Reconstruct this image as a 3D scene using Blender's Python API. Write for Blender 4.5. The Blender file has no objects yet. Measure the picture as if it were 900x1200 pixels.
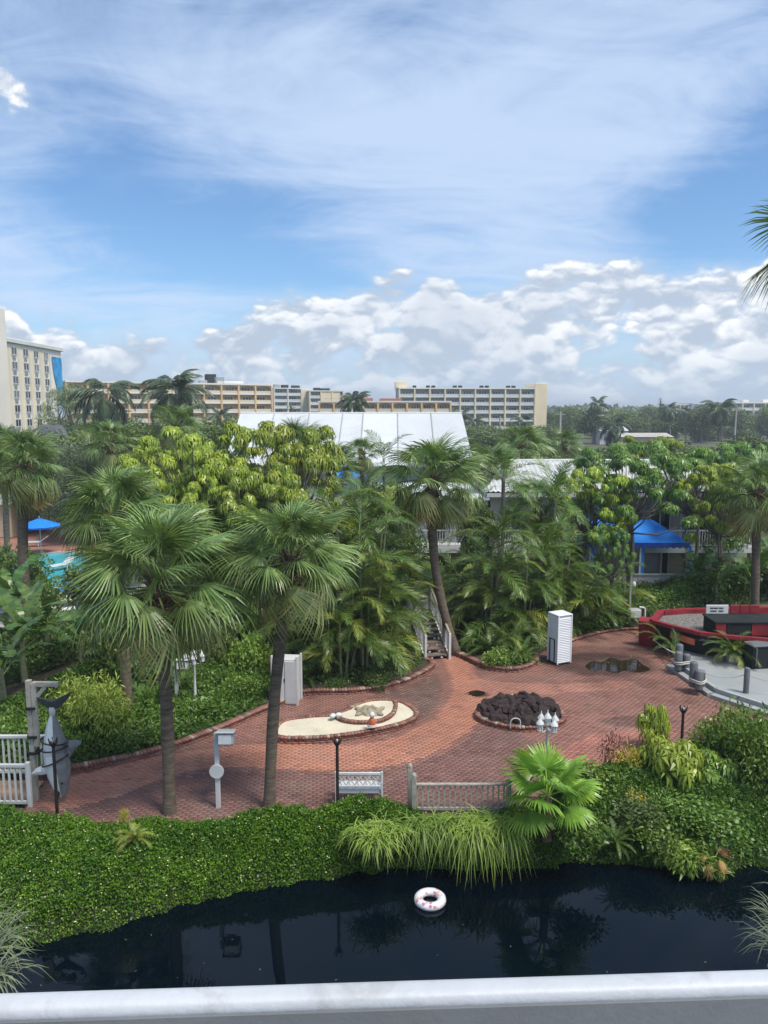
import bpy, math, random
import numpy as np
from mathutils import Vector, Matrix, Euler, noise as mnoise
R = math.radians
rng = np.random.default_rng(11); random.seed(11)
scene = bpy.context.scene
COL = scene.collection

# ------------------------------------------------------------------ camera
H, PITCH, FPX = 10.5, R(7.66), 900.0
cam_d = bpy.data.cameras.new('camera'); cam = bpy.data.objects.new('camera', cam_d); COL.objects.link(cam)
cam.location = (0, 0, H); cam.rotation_euler = (R(90) - PITCH, 0, 0)
cam_d.sensor_fit = 'VERTICAL'; cam_d.sensor_height = 36; cam_d.sensor_width = 27
cam_d.lens = 36 * FPX / 1200; cam_d.clip_start = 0.05; cam_d.clip_end = 6000
scene.camera = cam
scene.view_settings.view_transform = 'Standard'; scene.view_settings.look = 'None'
scene.view_settings.gamma = 1; scene.view_settings.use_curve_mapping = False
scene.view_settings.exposure = 0.38
scene.cycles.use_denoising = True
scene.cycles.max_bounces = 6; scene.cycles.transparent_max_bounces = 4
scene.cycles.diffuse_bounces = 3; scene.cycles.glossy_bounces = 3; scene.cycles.transmission_bounces = 3
scene.cycles.volume_bounces = 0
scene.cycles.caustics_reflective = False; scene.cycles.caustics_refractive = False

# ------------------------------------------------------------------ node helper
class NT:
    def __init__(s, tree): s.t = tree; s.n = tree.nodes; s.l = tree.links; s.n.clear()
    def new(s, typ, **kw):
        n = s.n.new(typ)
        for k, v in kw.items(): setattr(n, k, v)
        return n
    def put(s, sock, v):
        if isinstance(v, bpy.types.NodeSocket): s.l.new(v, sock)
        elif isinstance(v, (tuple, list)) and sock.type == 'RGBA' and len(v) == 3: sock.default_value = (*v, 1)
        else: sock.default_value = v
    def m(s, op, a, b=None, c=None, clamp=False):
        n = s.new('ShaderNodeMath', operation=op, use_clamp=clamp)
        for i, v in enumerate((a, b, c)):
            if v is not None: s.put(n.inputs[i], v)
        return n.outputs[0]
    def v(s, op, a, b=None):
        n = s.new('ShaderNodeVectorMath', operation=op); s.put(n.inputs[0], a)
        if b is not None: s.put(n.inputs['Scale' if op == 'SCALE' else 1], b)
        return n.outputs[0]
    def ss(s, x, lo, hi, a=0.0, b=1.0):
        n = s.new('ShaderNodeMapRange', interpolation_type='SMOOTHSTEP')
        for i, v in enumerate((x, lo, hi, a, b)): s.put(n.inputs[i], v)
        return n.outputs[0]
    def noise(s, vec, scale, detail=4, rough=.55, dist=0, out=0):
        n = s.new('ShaderNodeTexNoise'); 
        if vec is not None: s.put(n.inputs['Vector'], vec)
        n.inputs['Scale'].default_value = scale; n.inputs['Detail'].default_value = detail
        n.inputs['Roughness'].default_value = rough; n.inputs['Distortion'].default_value = dist
        return n.outputs[out]
    def mix(s, f, a, b, mode='MIX'):
        n = s.new('ShaderNodeMix', data_type='RGBA', blend_type=mode)
        s.put(n.inputs[0], f); s.put(n.inputs[6], a); s.put(n.inputs[7], b)
        return n.outputs[2]

# ------------------------------------------------------------------ sky (world) and sun
SUN_EL, SUN_AZ = R(62), R(128)        # azimuth clockwise from +Y: behind the camera, to its right
SKY = 0.10
world = bpy.data.worlds.new('World'); scene.world = world; world.use_nodes = True
def build_sky():
    t = NT(world.node_tree)
    out = t.new('ShaderNodeOutputWorld'); bg = t.new('ShaderNodeBackground'); t.l.new(bg.outputs[0], out.inputs[0])
    bg.inputs['Strength'].default_value = SKY
    sky = t.new('ShaderNodeTexSky', sky_type='NISHITA', sun_disc=False)
    sky.sun_elevation = SUN_EL; sky.sun_rotation = SUN_AZ
    sky.air_density = 1.0; sky.dust_density = 0.6; sky.ozone_density = 2.5; sky.altitude = 0
    d = t.new('ShaderNodeTexCoord').outputs['Generated']
    sp = t.new('ShaderNodeSeparateXYZ'); t.l.new(d, sp.inputs[0]); x, y, z = sp.outputs
    el = t.m('MULTIPLY', t.m('ARCSINE', z), 57.2958)
    az = t.m('MULTIPLY', t.m('ARCTAN2', x, y), 57.2958)
    K = 1 / SKY
    c = lambda r, g, b: (r * K, g * K, b * K)
    # --- high veil of cirrus, on a plane overhead
    zz = t.m('ADD', t.m('MAXIMUM', z, 0.0), 0.16)
    pl = t.new('ShaderNodeCombineXYZ'); t.put(pl.inputs[0], t.m('DIVIDE', x, zz)); t.put(pl.inputs[1], t.m('DIVIDE', y, zz))
    mp = t.new('ShaderNodeMapping'); t.l.new(pl.outputs[0], mp.inputs[0])
    mp.inputs['Rotation'].default_value = (0, 0, R(-28)); mp.inputs['Scale'].default_value = (0.62, 1.10, 1); mp.inputs['Location'].default_value = (3.1, 1.7, 0)
    n1 = t.noise(mp.outputs[0], 1.1, 8, .62, 1.1)
    n2 = t.noise(mp.outputs[0], 3.0, 7, .64, 1.6)
    def lobe(a0, e0, sa, se, rot=0.0):
        u = t.m('SUBTRACT', az, a0); w = t.m('SUBTRACT', el, e0)
        cr, sr = math.cos(R(rot)), math.sin(R(rot))
        uu = t.m('DIVIDE', t.m('ADD', t.m('MULTIPLY', u, cr), t.m('MULTIPLY', w, sr)), sa)
        ww = t.m('DIVIDE', t.m('SUBTRACT', t.m('MULTIPLY', w, cr), t.m('MULTIPLY', u, sr)), se)
        return t.m('EXPONENT', t.m('MULTIPLY', t.m('ADD', t.m('MULTIPLY', uu, uu), t.m('MULTIPLY', ww, ww)), -1.0))
    veil = t.m('ADD', t.m('MULTIPLY', n1, 1.0), t.m('MULTIPLY', t.m('SUBTRACT', n2, 0.5), 0.48))
    gap = t.m('ADD', t.m('MULTIPLY', lobe(-12, 11.3, 11, 3.6, -17), 0.42), t.m('MULTIPLY', lobe(25, 14.0, 8, 3.6, 24), 0.52))
    gap = t.m('ADD', gap, t.m('MULTIPLY', lobe(-22, 18.5, 9, 1.8, -10), 0.14))
    gap = t.m('ADD', gap, t.m('MULTIPLY', lobe(-2, 25.5, 11, 2.2, -25), 0.12))
    fill = t.m('MULTIPLY', lobe(6, 17, 15, 6, -12), 0.16)
    veil = t.ss(t.m('ADD', t.m('SUBTRACT', veil, gap), fill), 0.16, 0.72)
    blue = t.mix(1.0, sky.outputs[0], (0.84, 1.06, 1.24), 'MULTIPLY')
    col = t.mix(t.m('MULTIPLY', veil, 0.84), blue, c(0.50, 0.61, 0.79))
    # --- small scattered cumulus + the bank above the horizon
    fc = t.new('ShaderNodeFloatCurve'); t.put(fc.inputs['Value'], t.m('ADD', t.m('DIVIDE', az, 360.0), 0.5))
    cv = fc.mapping.curves[0]
    pts = [(-180, 8.5), (-120, 7.0), (-70, 8.5), (-42, 8.0), (-30, 8.2), (-25, 7.2), (-20, 5.6), (-15, 6.0), (-10, 7.2), (-6, 9.2), (-2, 9.6), (2, 10.3), (6, 9.5), (10, 9.6), (14.5, 11.2), (19, 9.8), (23, 9.6), (28, 10.4), (40, 9.0), (80, 7.5), (130, 9.5), (180, 8.5)]
    cv.points[0].location = (0, pts[0][1] / 20); cv.points[1].location = (1, pts[-1][1] / 20)
    for a, e in pts[1:-1]: cv.points.new(a / 360 + .5, e / 20)
    fc.mapping.update()
    top = t.m('MULTIPLY', fc.outputs[0], 20.0)
    st = t.v('MULTIPLY', d, (1, 1, 1.6))
    warp = t.v('SCALE', t.v('SUBTRACT', t.noise(st, 7.0, 3, .5, 0, 1), (.5, .5, .5)), 0.07)
    st = t.v('ADD', st, warp)
    def dens(off):
        p = t.v('ADD', st, (0.0, 0.0, off))
        a = t.noise(p, 9.0, 8, .59)
        vo = t.new('ShaderNodeTexVoronoi', feature='F1'); t.l.new(p, vo.inputs['Vector'])
        vo.inputs['Scale'].default_value = 24; vo.inputs['Detail'].default_value = 1
        return t.m('SUBTRACT', t.m('ADD', a, t.m('MULTIPLY', t.m('SUBTRACT', 0.42, vo.outputs['Distance']), 0.32)), 0.5)
    d0 = dens(0.0); d1 = dens(0.026); d2 = dens(0.007)
    rel = t.m('DIVIDE', t.m('SUBTRACT', top, el), 2.6)
    rel = t.m('MINIMUM', rel, 0.75)
    bank = t.m('ADD', t.m('MULTIPLY', rel, 0.46), t.m('ADD', d0, t.m('MULTIPLY', t.m('SUBTRACT', t.noise(st, 5.4, 3, .5), 0.5), 0.75)))
    # little clouds up left and in the middle
    small = t.m('SUBTRACT', t.m('MULTIPLY', lobe(-25.8, 19.6, 4.2, 2.2, -10), 0.62), 0.38)
    bank = t.m('MAXIMUM', bank, t.m('ADD', small, d0))
    cov = t.ss(bank, -0.01, 0.13)
    soft = t.ss(bank, -0.16, 0.10)
    nb0 = t.noise(st, 5.2, 4, .5); nb1 = t.noise(t.v('ADD', st, (0.0, 0.0, 0.055)), 5.2, 4, .5)
    bd = t.m('MULTIPLY', t.m('SUBTRACT', nb0, nb1), 1.1)
    lit = t.ss(t.m('ADD', t.m('ADD', t.m('SUBTRACT', d0, d1), t.m('MULTIPLY', t.m('SUBTRACT', d0, d2), 1.2)), bd), -0.16, 0.30)
    edge = t.ss(bank, 0.55, 0.05)
    lit = t.m('MULTIPLY', lit, t.m('ADD', 0.52, t.m('MULTIPLY', edge, 0.55)))
    big = t.noise(st, 4.2, 2, .5)
    lit = t.m('MULTIPLY', lit, t.ss(big, 0.30, 0.62, 0.62, 1.18))
    ccol = t.mix(t.m('MINIMUM', lit, 1.0), c(0.40, 0.47, 0.575), c(0.86, 0.87, 0.88))
    col = t.mix(t.m('MULTIPLY', soft, 0.55), col, c(0.40, 0.51, 0.65))
    col = t.mix(t.m('MULTIPLY', cov, 0.93), col, ccol)
    # --- pale air low over the horizon
    hz = t.ss(el, 5.5, -0.5)
    col = t.mix(t.m('MULTIPLY', hz, 0.66), col, c(0.39, 0.50, 0.63))
    t.l.new(col, bg.inputs['Color'])
build_sky()
world.cycles.sampling_method = 'MANUAL'; world.cycles.sample_map_resolution = 256
sun_d = bpy.data.lights.new('sun', 'SUN'); sun = bpy.data.objects.new('sun', sun_d); COL.objects.link(sun)
sun_d.energy = 3.4; sun_d.angle = R(16); sun_d.color = (1.0, 0.93, 0.80)
sdir = Vector((math.sin(SUN_AZ) * math.cos(SUN_EL), math.cos(SUN_AZ) * math.cos(SUN_EL), math.sin(SUN_EL)))
sun.rotation_euler = sdir.to_track_quat('Z', 'Y').to_euler(); sun.location = (0, -30, 60)

# ------------------------------------------------------------------ projection, used to read places off the photograph's ground
_cp, _sp = math.cos(PITCH), math.sin(PITCH)
def ray(px, py):
    dx, dy = (px - 450) / FPX, -(py - 600) / FPX
    return Vector((dx, dy * _sp + _cp, dy * _cp - _sp))
def at(px, py, Y):
    r = ray(px, py); return Vector((0, 0, H)) + r * (Y / r.y)
def gnd(px, py, z=0.0):
    r = ray(px, py); return Vector((0, 0, H)) + r * ((z - H) / r.z)
def ppm(Y): return FPX / Y            # rough pixels per metre

# ------------------------------------------------------------------ objects
def tag(o, label=None, cat=None, group=None, kind=None):
    if label: o['label'] = label
    if cat: o['category'] = cat
    if group: o['group'] = group
    if kind: o['kind'] = kind
    return o
def thing(name, label, cat, loc=(0, 0, 0), rz=0.0, group=None):
    o = bpy.data.objects.new(name, None); COL.objects.link(o)
    o.location = loc; o.rotation_euler = (0, 0, rz); o.empty_display_size = .2
    return tag(o, label, cat, group)
def inst(name, mesh, parent=None, mtx=None, mat=None):
    o = bpy.data.objects.new(name, mesh); COL.objects.link(o)
    if parent is not None: o.parent = parent
    if mtx is not None: o.matrix_local = mtx
    return o
def copy_tree(o, parent=None):
    c = o.copy(); COL.objects.link(c); c.parent = parent
    for ch in list(o.children): copy_tree(ch, c)
    return c
def T(x, y, z): return Matrix.Translation((x, y, z))
def RZ(a): return Matrix.Rotation(a, 4, 'Z')
def RY(a): return Matrix.Rotation(a, 4, 'Y')
def RX(a): return Matrix.Rotation(a, 4, 'X')
def SC(x, y=None, z=None): return Matrix.Diagonal((x, x if y is None else y, x if z is None else z, 1))

class MB:
    "collects faces for one mesh"
    def __init__(s): s.v = []; s.f = []; s.mi = []; s.smooth = []; s.cur = 0
    def add(s, vs, fs, sm=False):
        b = len(s.v); s.v += [tuple(q) for q in vs]
        for f in fs: s.f.append(tuple(b + i for i in f)); s.mi.append(s.cur); s.smooth.append(sm)
        return s
    def box(s, c, d, rz=0.0, bev=0.0, M=None):
        x, y, z = d[0] / 2, d[1] / 2, d[2] / 2
        if bev <= 0:
            vs = [(-x, -y, -z), (x, -y, -z), (x, y, -z), (-x, y, -z), (-x, -y, z), (x, -y, z), (x, y, z), (-x, y, z)]
            fs = [(0, 3, 2, 1), (4, 5, 6, 7), (0, 1, 5, 4), (1, 2, 6, 5), (2, 3, 7, 6), (3, 0, 4, 7)]
        else:
            b = min(bev, x * .9, y * .9, z * .9); vs = []; fs = []
            lay = [(-z, x - b, y - b, 0), (-z + b, x, y, b), (z - b, x, y, b), (z, x - b, y - b, 0)]
            for zz, xx, yy, k in lay:
                if k: vs += [(-xx + b, -yy, zz), (xx - b, -yy, zz), (xx, -yy + b, zz), (xx, yy - b, zz), (xx - b, yy, zz), (-xx + b, yy, zz), (-xx, yy - b, zz), (-xx, -yy + b, zz)]
                else: vs += [(-xx, -yy, zz), (xx, -yy, zz), (xx, -yy, zz), (xx, yy, zz), (xx, yy, zz), (-xx, yy, zz), (-xx, yy, zz), (-xx, -yy, zz)]
            for l in range(3):
                for i in range(8):
                    j = (i + 1) % 8; fs.append((l * 8 + i, l * 8 + j, l * 8 + 8 + j, l * 8 + 8 + i))
            fs.append((0, 7, 5, 3)[::1]); fs.append((24, 26, 28, 30))
        m = T(*c) @ RZ(rz) if M is None else M @ T(*c) @ RZ(rz)
        return s.add([m @ Vector(v) for v in vs], fs)
    def tube(s, pts, rad, n=8, cap=True, sm=True):
        pts = [Vector(p) for p in pts]
        if not hasattr(rad, '__len__'): rad = [rad] * len(pts)
        vs = []; fs = []; up = Vector((0, 0, 1))
        prev = None
        for i, p in enumerate(pts):
            d = (pts[min(i + 1, len(pts) - 1)] - pts[max(i - 1, 0)]).normalized()
            if prev is None:
                a = d.cross(up) if abs(d.z) < .95 else d.cross(Vector((1, 0, 0)))
            else: a = prev - d * prev.dot(d)
            a.normalize(); prev = a; b = d.cross(a)
            for k in range(n):
                t = 2 * math.pi * k / n; vs.append(p + (a * math.cos(t) + b * math.sin(t)) * rad[i])
        for i in range(len(pts) - 1):
            for k in range(n): fs.append((i * n + k, i * n + (k + 1) % n, (i + 1) * n + (k + 1) % n, (i + 1) * n + k))
        s.add(vs, fs, sm)
        if cap: s.add(vs[:n], [tuple(range(n - 1, -1, -1))]); s.add(vs[-n:], [tuple(range(n))])
        return s
    def lathe(s, prof, c=(0, 0, 0), n=16, M=None, sm=True):
        vs = []; fs = []
        for r, z in prof:
            for k in range(n):
                t = 2 * math.pi * k / n; vs.append(Vector((c[0] + r * math.cos(t), c[1] + r * math.sin(t), c[2] + z)))
        if M is not None: vs = [M @ v for v in vs]
        for i in range(len(prof) - 1):
            for k in range(n): fs.append((i * n + k, i * n + (k + 1) % n, (i + 1) * n + (k + 1) % n, (i + 1) * n + k))
        s.add(vs, fs, sm)
        s.add(vs[:n], [tuple(range(n - 1, -1, -1))]); s.add(vs[-n:], [tuple(range(n))])
        return s
    def prism(s, poly, z0, z1, M=None):
        n = len(poly)
        if sum(poly[i][0] * poly[(i + 1) % n][1] - poly[(i + 1) % n][0] * poly[i][1] for i in range(n)) < 0: poly = poly[::-1]
        vs = [Vector((p[0], p[1], z0)) for p in poly] + [Vector((p[0], p[1], z1)) for p in poly]
        if M is not None: vs = [M @ v for v in vs]
        fs = [tuple(range(n - 1, -1, -1)), tuple(range(n, 2 * n))] + [(i, (i + 1) % n, n + (i + 1) % n, n + i) for i in range(n)]
        return s.add(vs, fs)
    def quad(s, a, b, c, d): return s.add([a, b, c, d], [(0, 1, 2, 3)])
    def bar(s, p0, p1, w, h):
        "square bar between two points"
        p0 = Vector(p0); p1 = Vector(p1); d = p1 - p0; L = d.length
        m = Matrix.Translation((p0 + p1) / 2) @ d.to_track_quat('X', 'Z').to_matrix().to_4x4()
        x, y, z = L / 2, w / 2, h / 2
        vs = [(-x, -y, -z), (x, -y, -z), (x, y, -z), (-x, y, -z), (-x, -y, z), (x, -y, z), (x, y, z), (-x, y, z)]
        return s.add([m @ Vector(v) for v in vs], [(0, 3, 2, 1), (4, 5, 6, 7), (0, 1, 5, 4), (1, 2, 6, 5), (2, 3, 7, 6), (3, 0, 4, 7)])
    def mesh(s, name, *mats):
        me = bpy.data.meshes.new(name); me.from_pydata(s.v, [], s.f); me.update()
        for m in mats: me.materials.append(m)
        me.polygons.foreach_set('material_index', s.mi); me.polygons.foreach_set('use_smooth', s.smooth)
        return me
    def obj(s, name, mats, parent=None, mtx=None):
        if not isinstance(mats, (list, tuple)): mats = [mats]
        return inst(name, s.mesh(name, *mats), parent, mtx)

def np_mesh(name, V, Q, mat, leaf_tone=None, col=None, tris=None, smooth=False):
    "V (n,3); Q (m,4) quads, tris (k,3); rnd = per-face float; col = per-face rgb"
    me = bpy.data.meshes.new(name)
    V = np.asarray(V, dtype=np.float32)
    q = np.asarray(Q, dtype=np.int32).reshape(-1, 4) if Q is not None else np.zeros((0, 4), np.int32)
    tr = np.asarray(tris, dtype=np.int32).reshape(-1, 3) if tris is not None else np.zeros((0, 3), np.int32)
    nf = len(q) + len(tr)
    me.vertices.add(len(V)); me.vertices.foreach_set('co', V.ravel())
    me.loops.add(q.size + tr.size); me.loops.foreach_set('vertex_index', np.concatenate([q.ravel(), tr.ravel()]))
    me.polygons.add(nf)
    st = np.concatenate([np.arange(len(q)) * 4, q.size + np.arange(len(tr)) * 3]).astype(np.int32)
    me.polygons.foreach_set('loop_start', st)
    me.update(calc_edges=True)
    if smooth: me.polygons.foreach_set('use_smooth', np.ones(nf, bool))
    if leaf_tone is not None:
        a = me.attributes.new('leaf_tone', 'FLOAT', 'FACE'); a.data.foreach_set('value', np.asarray(leaf_tone, np.float32))
    if col is not None:
        c4 = np.ones((nf, 4), np.float32); c4[:, :3] = col
        a = me.attributes.new('tint', 'FLOAT_COLOR', 'FACE'); a.data.foreach_set('color', c4.ravel())
    me.materials.append(mat); me.validate()
    return me

# ------------------------------------------------------------------ materials
def new_mat(name):
    m = bpy.data.materials.new(name); m.use_nodes = True; t = NT(m.node_tree)
    out = t.new('ShaderNodeOutputMaterial'); return m, t, out
def pm(name, col, rough=.6, var=.18, scale=2.5, bump=0.0, bscale=None, metal=0.0, dirt=None, dirt_amt=.5, spec=.4, coord='Object', zs=1.0):
    m, t, out = new_mat(name); b = t.new('ShaderNodeBsdfPrincipled'); t.l.new(b.outputs[0], out.inputs[0])
    tc = t.new('ShaderNodeTexCoord').outputs[coord]
    if zs != 1.0: tc = t.v('MULTIPLY', tc, (1.0, 1.0, zs))
    n = t.noise(tc, scale, 6, .6, .3)
    lo = tuple(c * (1 - var) for c in col); hi = tuple(min(1, c * (1 + var)) for c in col)
    c = t.mix(t.ss(n, .3, .7), lo, hi)
    oi = t.new('ShaderNodeObjectInfo').outputs['Random']
    hs = t.new('ShaderNodeHueSaturation'); t.put(hs.inputs['Color'], c); t.put(hs.inputs['Value'], t.m('ADD', 0.94, t.m('MULTIPLY', oi, 0.12)))
    c = hs.outputs[0]
    if dirt is not None:
        n2 = t.noise(tc, scale * 2.3, 7, .68, .8); c = t.mix(t.m('MULTIPLY', t.ss(n2, .52, .72), dirt_amt), c, dirt)
    t.put(b.inputs['Base Color'], c)
    t.put(b.inputs['Roughness'], t.m('ADD', rough - .08, t.m('MULTIPLY', n, .16)))
    b.inputs['Metallic'].default_value = metal; b.inputs['Specular IOR Level'].default_value = spec
    if bump:
        bp = t.new('ShaderNodeBump'); bp.inputs['Strength'].default_value = bump; bp.inputs['Distance'].default_value = .02
        t.put(bp.inputs['Height'], t.noise(tc, bscale or scale * 6, 5, .6)); t.l.new(bp.outputs[0], b.inputs['Normal'])
    return m
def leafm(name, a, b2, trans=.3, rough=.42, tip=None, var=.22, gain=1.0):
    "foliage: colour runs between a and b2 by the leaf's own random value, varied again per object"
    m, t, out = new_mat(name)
    at_ = t.new('ShaderNodeAttribute'); at_.attribute_name = 'leaf_tone'
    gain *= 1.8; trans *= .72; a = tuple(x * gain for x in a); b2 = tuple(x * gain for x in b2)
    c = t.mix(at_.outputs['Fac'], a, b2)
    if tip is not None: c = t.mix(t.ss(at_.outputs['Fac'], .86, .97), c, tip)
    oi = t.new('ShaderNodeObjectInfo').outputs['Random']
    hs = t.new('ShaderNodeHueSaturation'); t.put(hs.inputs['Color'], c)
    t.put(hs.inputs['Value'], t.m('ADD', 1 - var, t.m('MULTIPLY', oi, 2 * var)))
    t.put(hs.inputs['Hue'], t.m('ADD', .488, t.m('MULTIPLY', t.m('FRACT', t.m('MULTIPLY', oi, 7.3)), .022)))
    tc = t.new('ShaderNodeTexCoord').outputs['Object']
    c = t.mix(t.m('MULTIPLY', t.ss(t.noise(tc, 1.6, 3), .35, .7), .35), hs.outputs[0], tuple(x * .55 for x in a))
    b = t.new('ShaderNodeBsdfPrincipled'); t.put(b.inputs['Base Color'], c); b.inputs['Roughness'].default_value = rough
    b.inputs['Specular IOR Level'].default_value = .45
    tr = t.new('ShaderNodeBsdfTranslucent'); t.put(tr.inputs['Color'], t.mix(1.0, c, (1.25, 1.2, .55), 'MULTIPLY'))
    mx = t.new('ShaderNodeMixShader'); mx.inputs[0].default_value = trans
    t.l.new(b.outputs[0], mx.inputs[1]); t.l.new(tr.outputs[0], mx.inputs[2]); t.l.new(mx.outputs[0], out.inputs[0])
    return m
def tintm(name, rough=.75, bump=.4, bscale=40, wear=.25, wscale=.6, spec=.3):
    "solid pieces coloured by their own 'tint' attribute"
    m, t, out = new_mat(name); b = t.new('ShaderNodeBsdfPrincipled'); t.l.new(b.outputs[0], out.inputs[0])
    at_ = t.new('ShaderNodeAttribute'); at_.attribute_name = 'tint'
    tc = t.new('ShaderNodeTexCoord').outputs['Object']
    n = t.noise(tc, wscale, 6, .65, .5); n2 = t.noise(tc, bscale, 4, .6)
    c = t.mix(t.m('MULTIPLY', t.ss(n, .45, .75), wear), at_.outputs['Color'], (.30, .25, .21))
    c = t.mix(t.m('MULTIPLY', n2, .4), c, t.mix(1.0, c, (.45, .42, .42), 'MULTIPLY'))
    t.put(b.inputs['Base Color'], c); b.inputs['Roughness'].default_value = rough; b.inputs['Specular IOR Level'].default_value = spec
    bp = t.new('ShaderNodeBump'); bp.inputs['Strength'].default_value = bump; bp.inputs['Distance'].default_value = .01
    t.put(bp.inputs['Height'], n2); t.l.new(bp.outputs[0], b.inputs['Normal'])
    return m
def waterm(name, col, rough=.02, bump=.03, bscale=1.5, spec=.5):
    m, t, out = new_mat(name); b = t.new('ShaderNodeBsdfPrincipled'); t.l.new(b.outputs[0], out.inputs[0])
    b.inputs['Base Color'].default_value = (*col, 1); b.inputs['Roughness'].default_value = rough; b.inputs['IOR'].default_value = 1.33
    b.inputs['Specular IOR Level'].default_value = spec
    tc = t.new('ShaderNodeTexCoord').outputs['Object']
    mp = t.new('ShaderNodeMapping'); t.l.new(tc, mp.inputs[0]); mp.inputs['Scale'].default_value = (1, 1.8, 1)
    h = t.m('ADD', t.noise(mp.outputs[0], bscale, 3, .5, .6), t.m('MULTIPLY', t.noise(mp.outputs[0], bscale * 7, 2, .5), .12))
    bp = t.new('ShaderNodeBump'); bp.inputs['Strength'].default_value = bump; bp.inputs['Distance'].default_value = .1
    t.put(bp.inputs['Height'], h); t.l.new(bp.outputs[0], b.inputs['Normal'])
    return m
def glassm(name, col=(.02, .03, .04), rough=.08):
    m, t, out = new_mat(name); b = t.new('ShaderNodeBsdfPrincipled'); t.l.new(b.outputs[0], out.inputs[0])
    oi = t.new('ShaderNodeObjectInfo').outputs['Random']
    t.put(b.inputs['Base Color'], t.mix(t.ss(oi, .45, 1.0), col, (.16, .17, .17))); b.inputs['Roughness'].default_value = rough
    b.inputs['Specular IOR Level'].default_value = .6
    return m

M = {}
M['white'] = pm('white_paint', (.56, .57, .57), .45, .07, 1.3, .05, dirt=(.42, .40, .36), dirt_amt=.35)
M['white_roof'] = pm('white_roof_membrane', (.52, .545, .565), .55, .08, .2, dirt=(.40, .42, .43), dirt_amt=.6)
M['bright_white'] = pm('lifted_white_paint', (.74, .75, .77), .45, .05, 1.3, .03)  # white lightened in colour to offset the shade on the louvred box
M['grey_paint'] = pm('grey_paint', (.36, .37, .37), .6, .12, 2.0, .1, dirt=(.2, .2, .19))
M['rail'] = pm('balcony_rail_paint', (.47, .49, .52), .5, .08, 5.0, .1, 60, dirt=(.30, .30, .29), dirt_amt=.6)
M['panel'] = pm('balcony_panel_grey', (.15, .16, .17), .6, .1, 6.0, .1, 70)
M['deck'] = pm('stage_grey_paint', (.30, .32, .32), .6, .09, .8, .1, 18, dirt=(.27, .28, .27), dirt_amt=.6)
M['black'] = pm('black_metal', (.022, .021, .02), .5, .2, 5)
M['dark'] = pm('dark_panel', (.022, .027, .028), .8, .2, 3, spec=.15)
M['red'] = pm('red_paint', (.23, .02, .028), .55, .2, 2.0, .05, dirt=(.16, .04, .04), dirt_amt=.6)
M['wood_grey'] = pm('weathered_wood', (.35, .335, .29), .8, .22, 3.0, .35, 30, dirt=(.14, .13, .11))
M['wood'] = pm('deck_wood', (.30, .20, .13), .75, .2, 4.0, .2, 30)
M['rail_wood'] = pm('handrail_wood', (.30, .26, .19), .7, .18, 4.0, .2, 30)
M['bark'] = pm('palm_bark', (.125, .098, .072), .9, .4, 3.0, 1.0, 9, dirt=(.21, .19, .165), dirt_amt=.8, zs=5.0)
M['bark2'] = pm('grey_bark', (.16, .145, .12), .9, .25, 5.0, .6, 30)
M['boots'] = pm('palm_boots', (.16, .10, .065), .9, .4, 7.0, .5, 25)
M['cane'] = pm('palm_cane', (.19, .20, .11), .7, .25, 6.0, .3, 20)
M['soil'] = pm('planting_soil', (.055, .042, .03), .95, .4, 2.0, .6, 20)
M['mound'] = pm('dark_bank_soil', (.018, .024, .010), .95, .4, 3.0, .5, 20)  # darker and greener than the planting soil, under the bank leaves
M['step_wood'] = pm('dark_step_wood', (.15, .13, .11), .85, .25, 4.0, .3, 30)
M['sand'] = pm('bed_sand', (.60, .54, .42), .95, .1, 1.2, .6, 16, dirt=(.42, .37, .27), dirt_amt=.5)
M['lava'] = pm('lava_rock', (.040, .026, .025), .85, .5, 7.0, 1.0, 24)
M['mortar'] = pm('paving_mortar', (.25, .135, .108), .95, .25, 1.5, .4, 40)
M['brick'] = tintm('brick_pavers')
M['kerb'] = tintm('kerb_bricks', .8, .5, 50, .35, 3.0)
M['stone_cap'] = pm('kerb_mortar', (.36, .31, .25), .9, .2, 8, .4, 40)
M['ground'] = pm('ground_grass_dirt', (.075, .085, .04), .95, .35, .08, .4, 8, dirt=(.14, .12, .085), dirt_amt=.8)
M['asphalt'] = pm('asphalt', (.06, .06, .06), .9, .2, .3, .3, 20)
M['concrete'] = pm('concrete', (.42, .40, .36), .85, .14, .6, .2, 20, dirt=(.27, .26, .24))
M['water'] = waterm('lagoon_water', (.0006, .0034, .0068), .008, .025, 1.0, .5)  # blue of the reflected sky is put into the base colour
M['pool'] = waterm('pool_water', (.06, .42, .52), .05, .2, 3.0)
M['puddle'] = waterm('puddle_water', (.02, .014, .01), .02, .03, 2.0)
M['blue_cloth'] = pm('blue_awning_cloth', (.008, .20, .70), .7, .12, 1.0, .1, 40)
M['blue_paint'] = pm('blue_paint', (.015, .07, .38), .5, .15, 3)
M['glass'] = glassm('window_glass')
M['gravel'] = pm('grey_shingle', (.16, .15, .14), .95, .5, 9.0, 1.0, 30)
M['tan_wall'] = pm('tan_stucco', (.52, .44, .31), .85, .1, .5, .15, 12, dirt=(.36, .31, .23))
M['grey_wall'] = pm('grey_stucco', (.42, .41, .38), .85, .1, .6, .15, 12, dirt=(.28, .27, .25))
M['white_wall'] = pm('white_stucco', (.58, .59, .59), .85, .07, .6, .1, 12, dirt=(.48, .48, .46))
M['yellow_wall'] = pm('ochre_stucco', (.70, .47, .24), .85, .08, .1, dirt=(.5, .36, .2), dirt_amt=.4)
M['pale_yellow'] = pm('pale_yellow_stucco', (.78, .66, .45), .85, .08, .1)
M['cream'] = pm('cream_stucco', (.78, .73, .64), .85, .06, .1)
M['slab'] = pm('white_slab_edge', (.68, .68, .64), .8, .06, .2)
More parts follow.
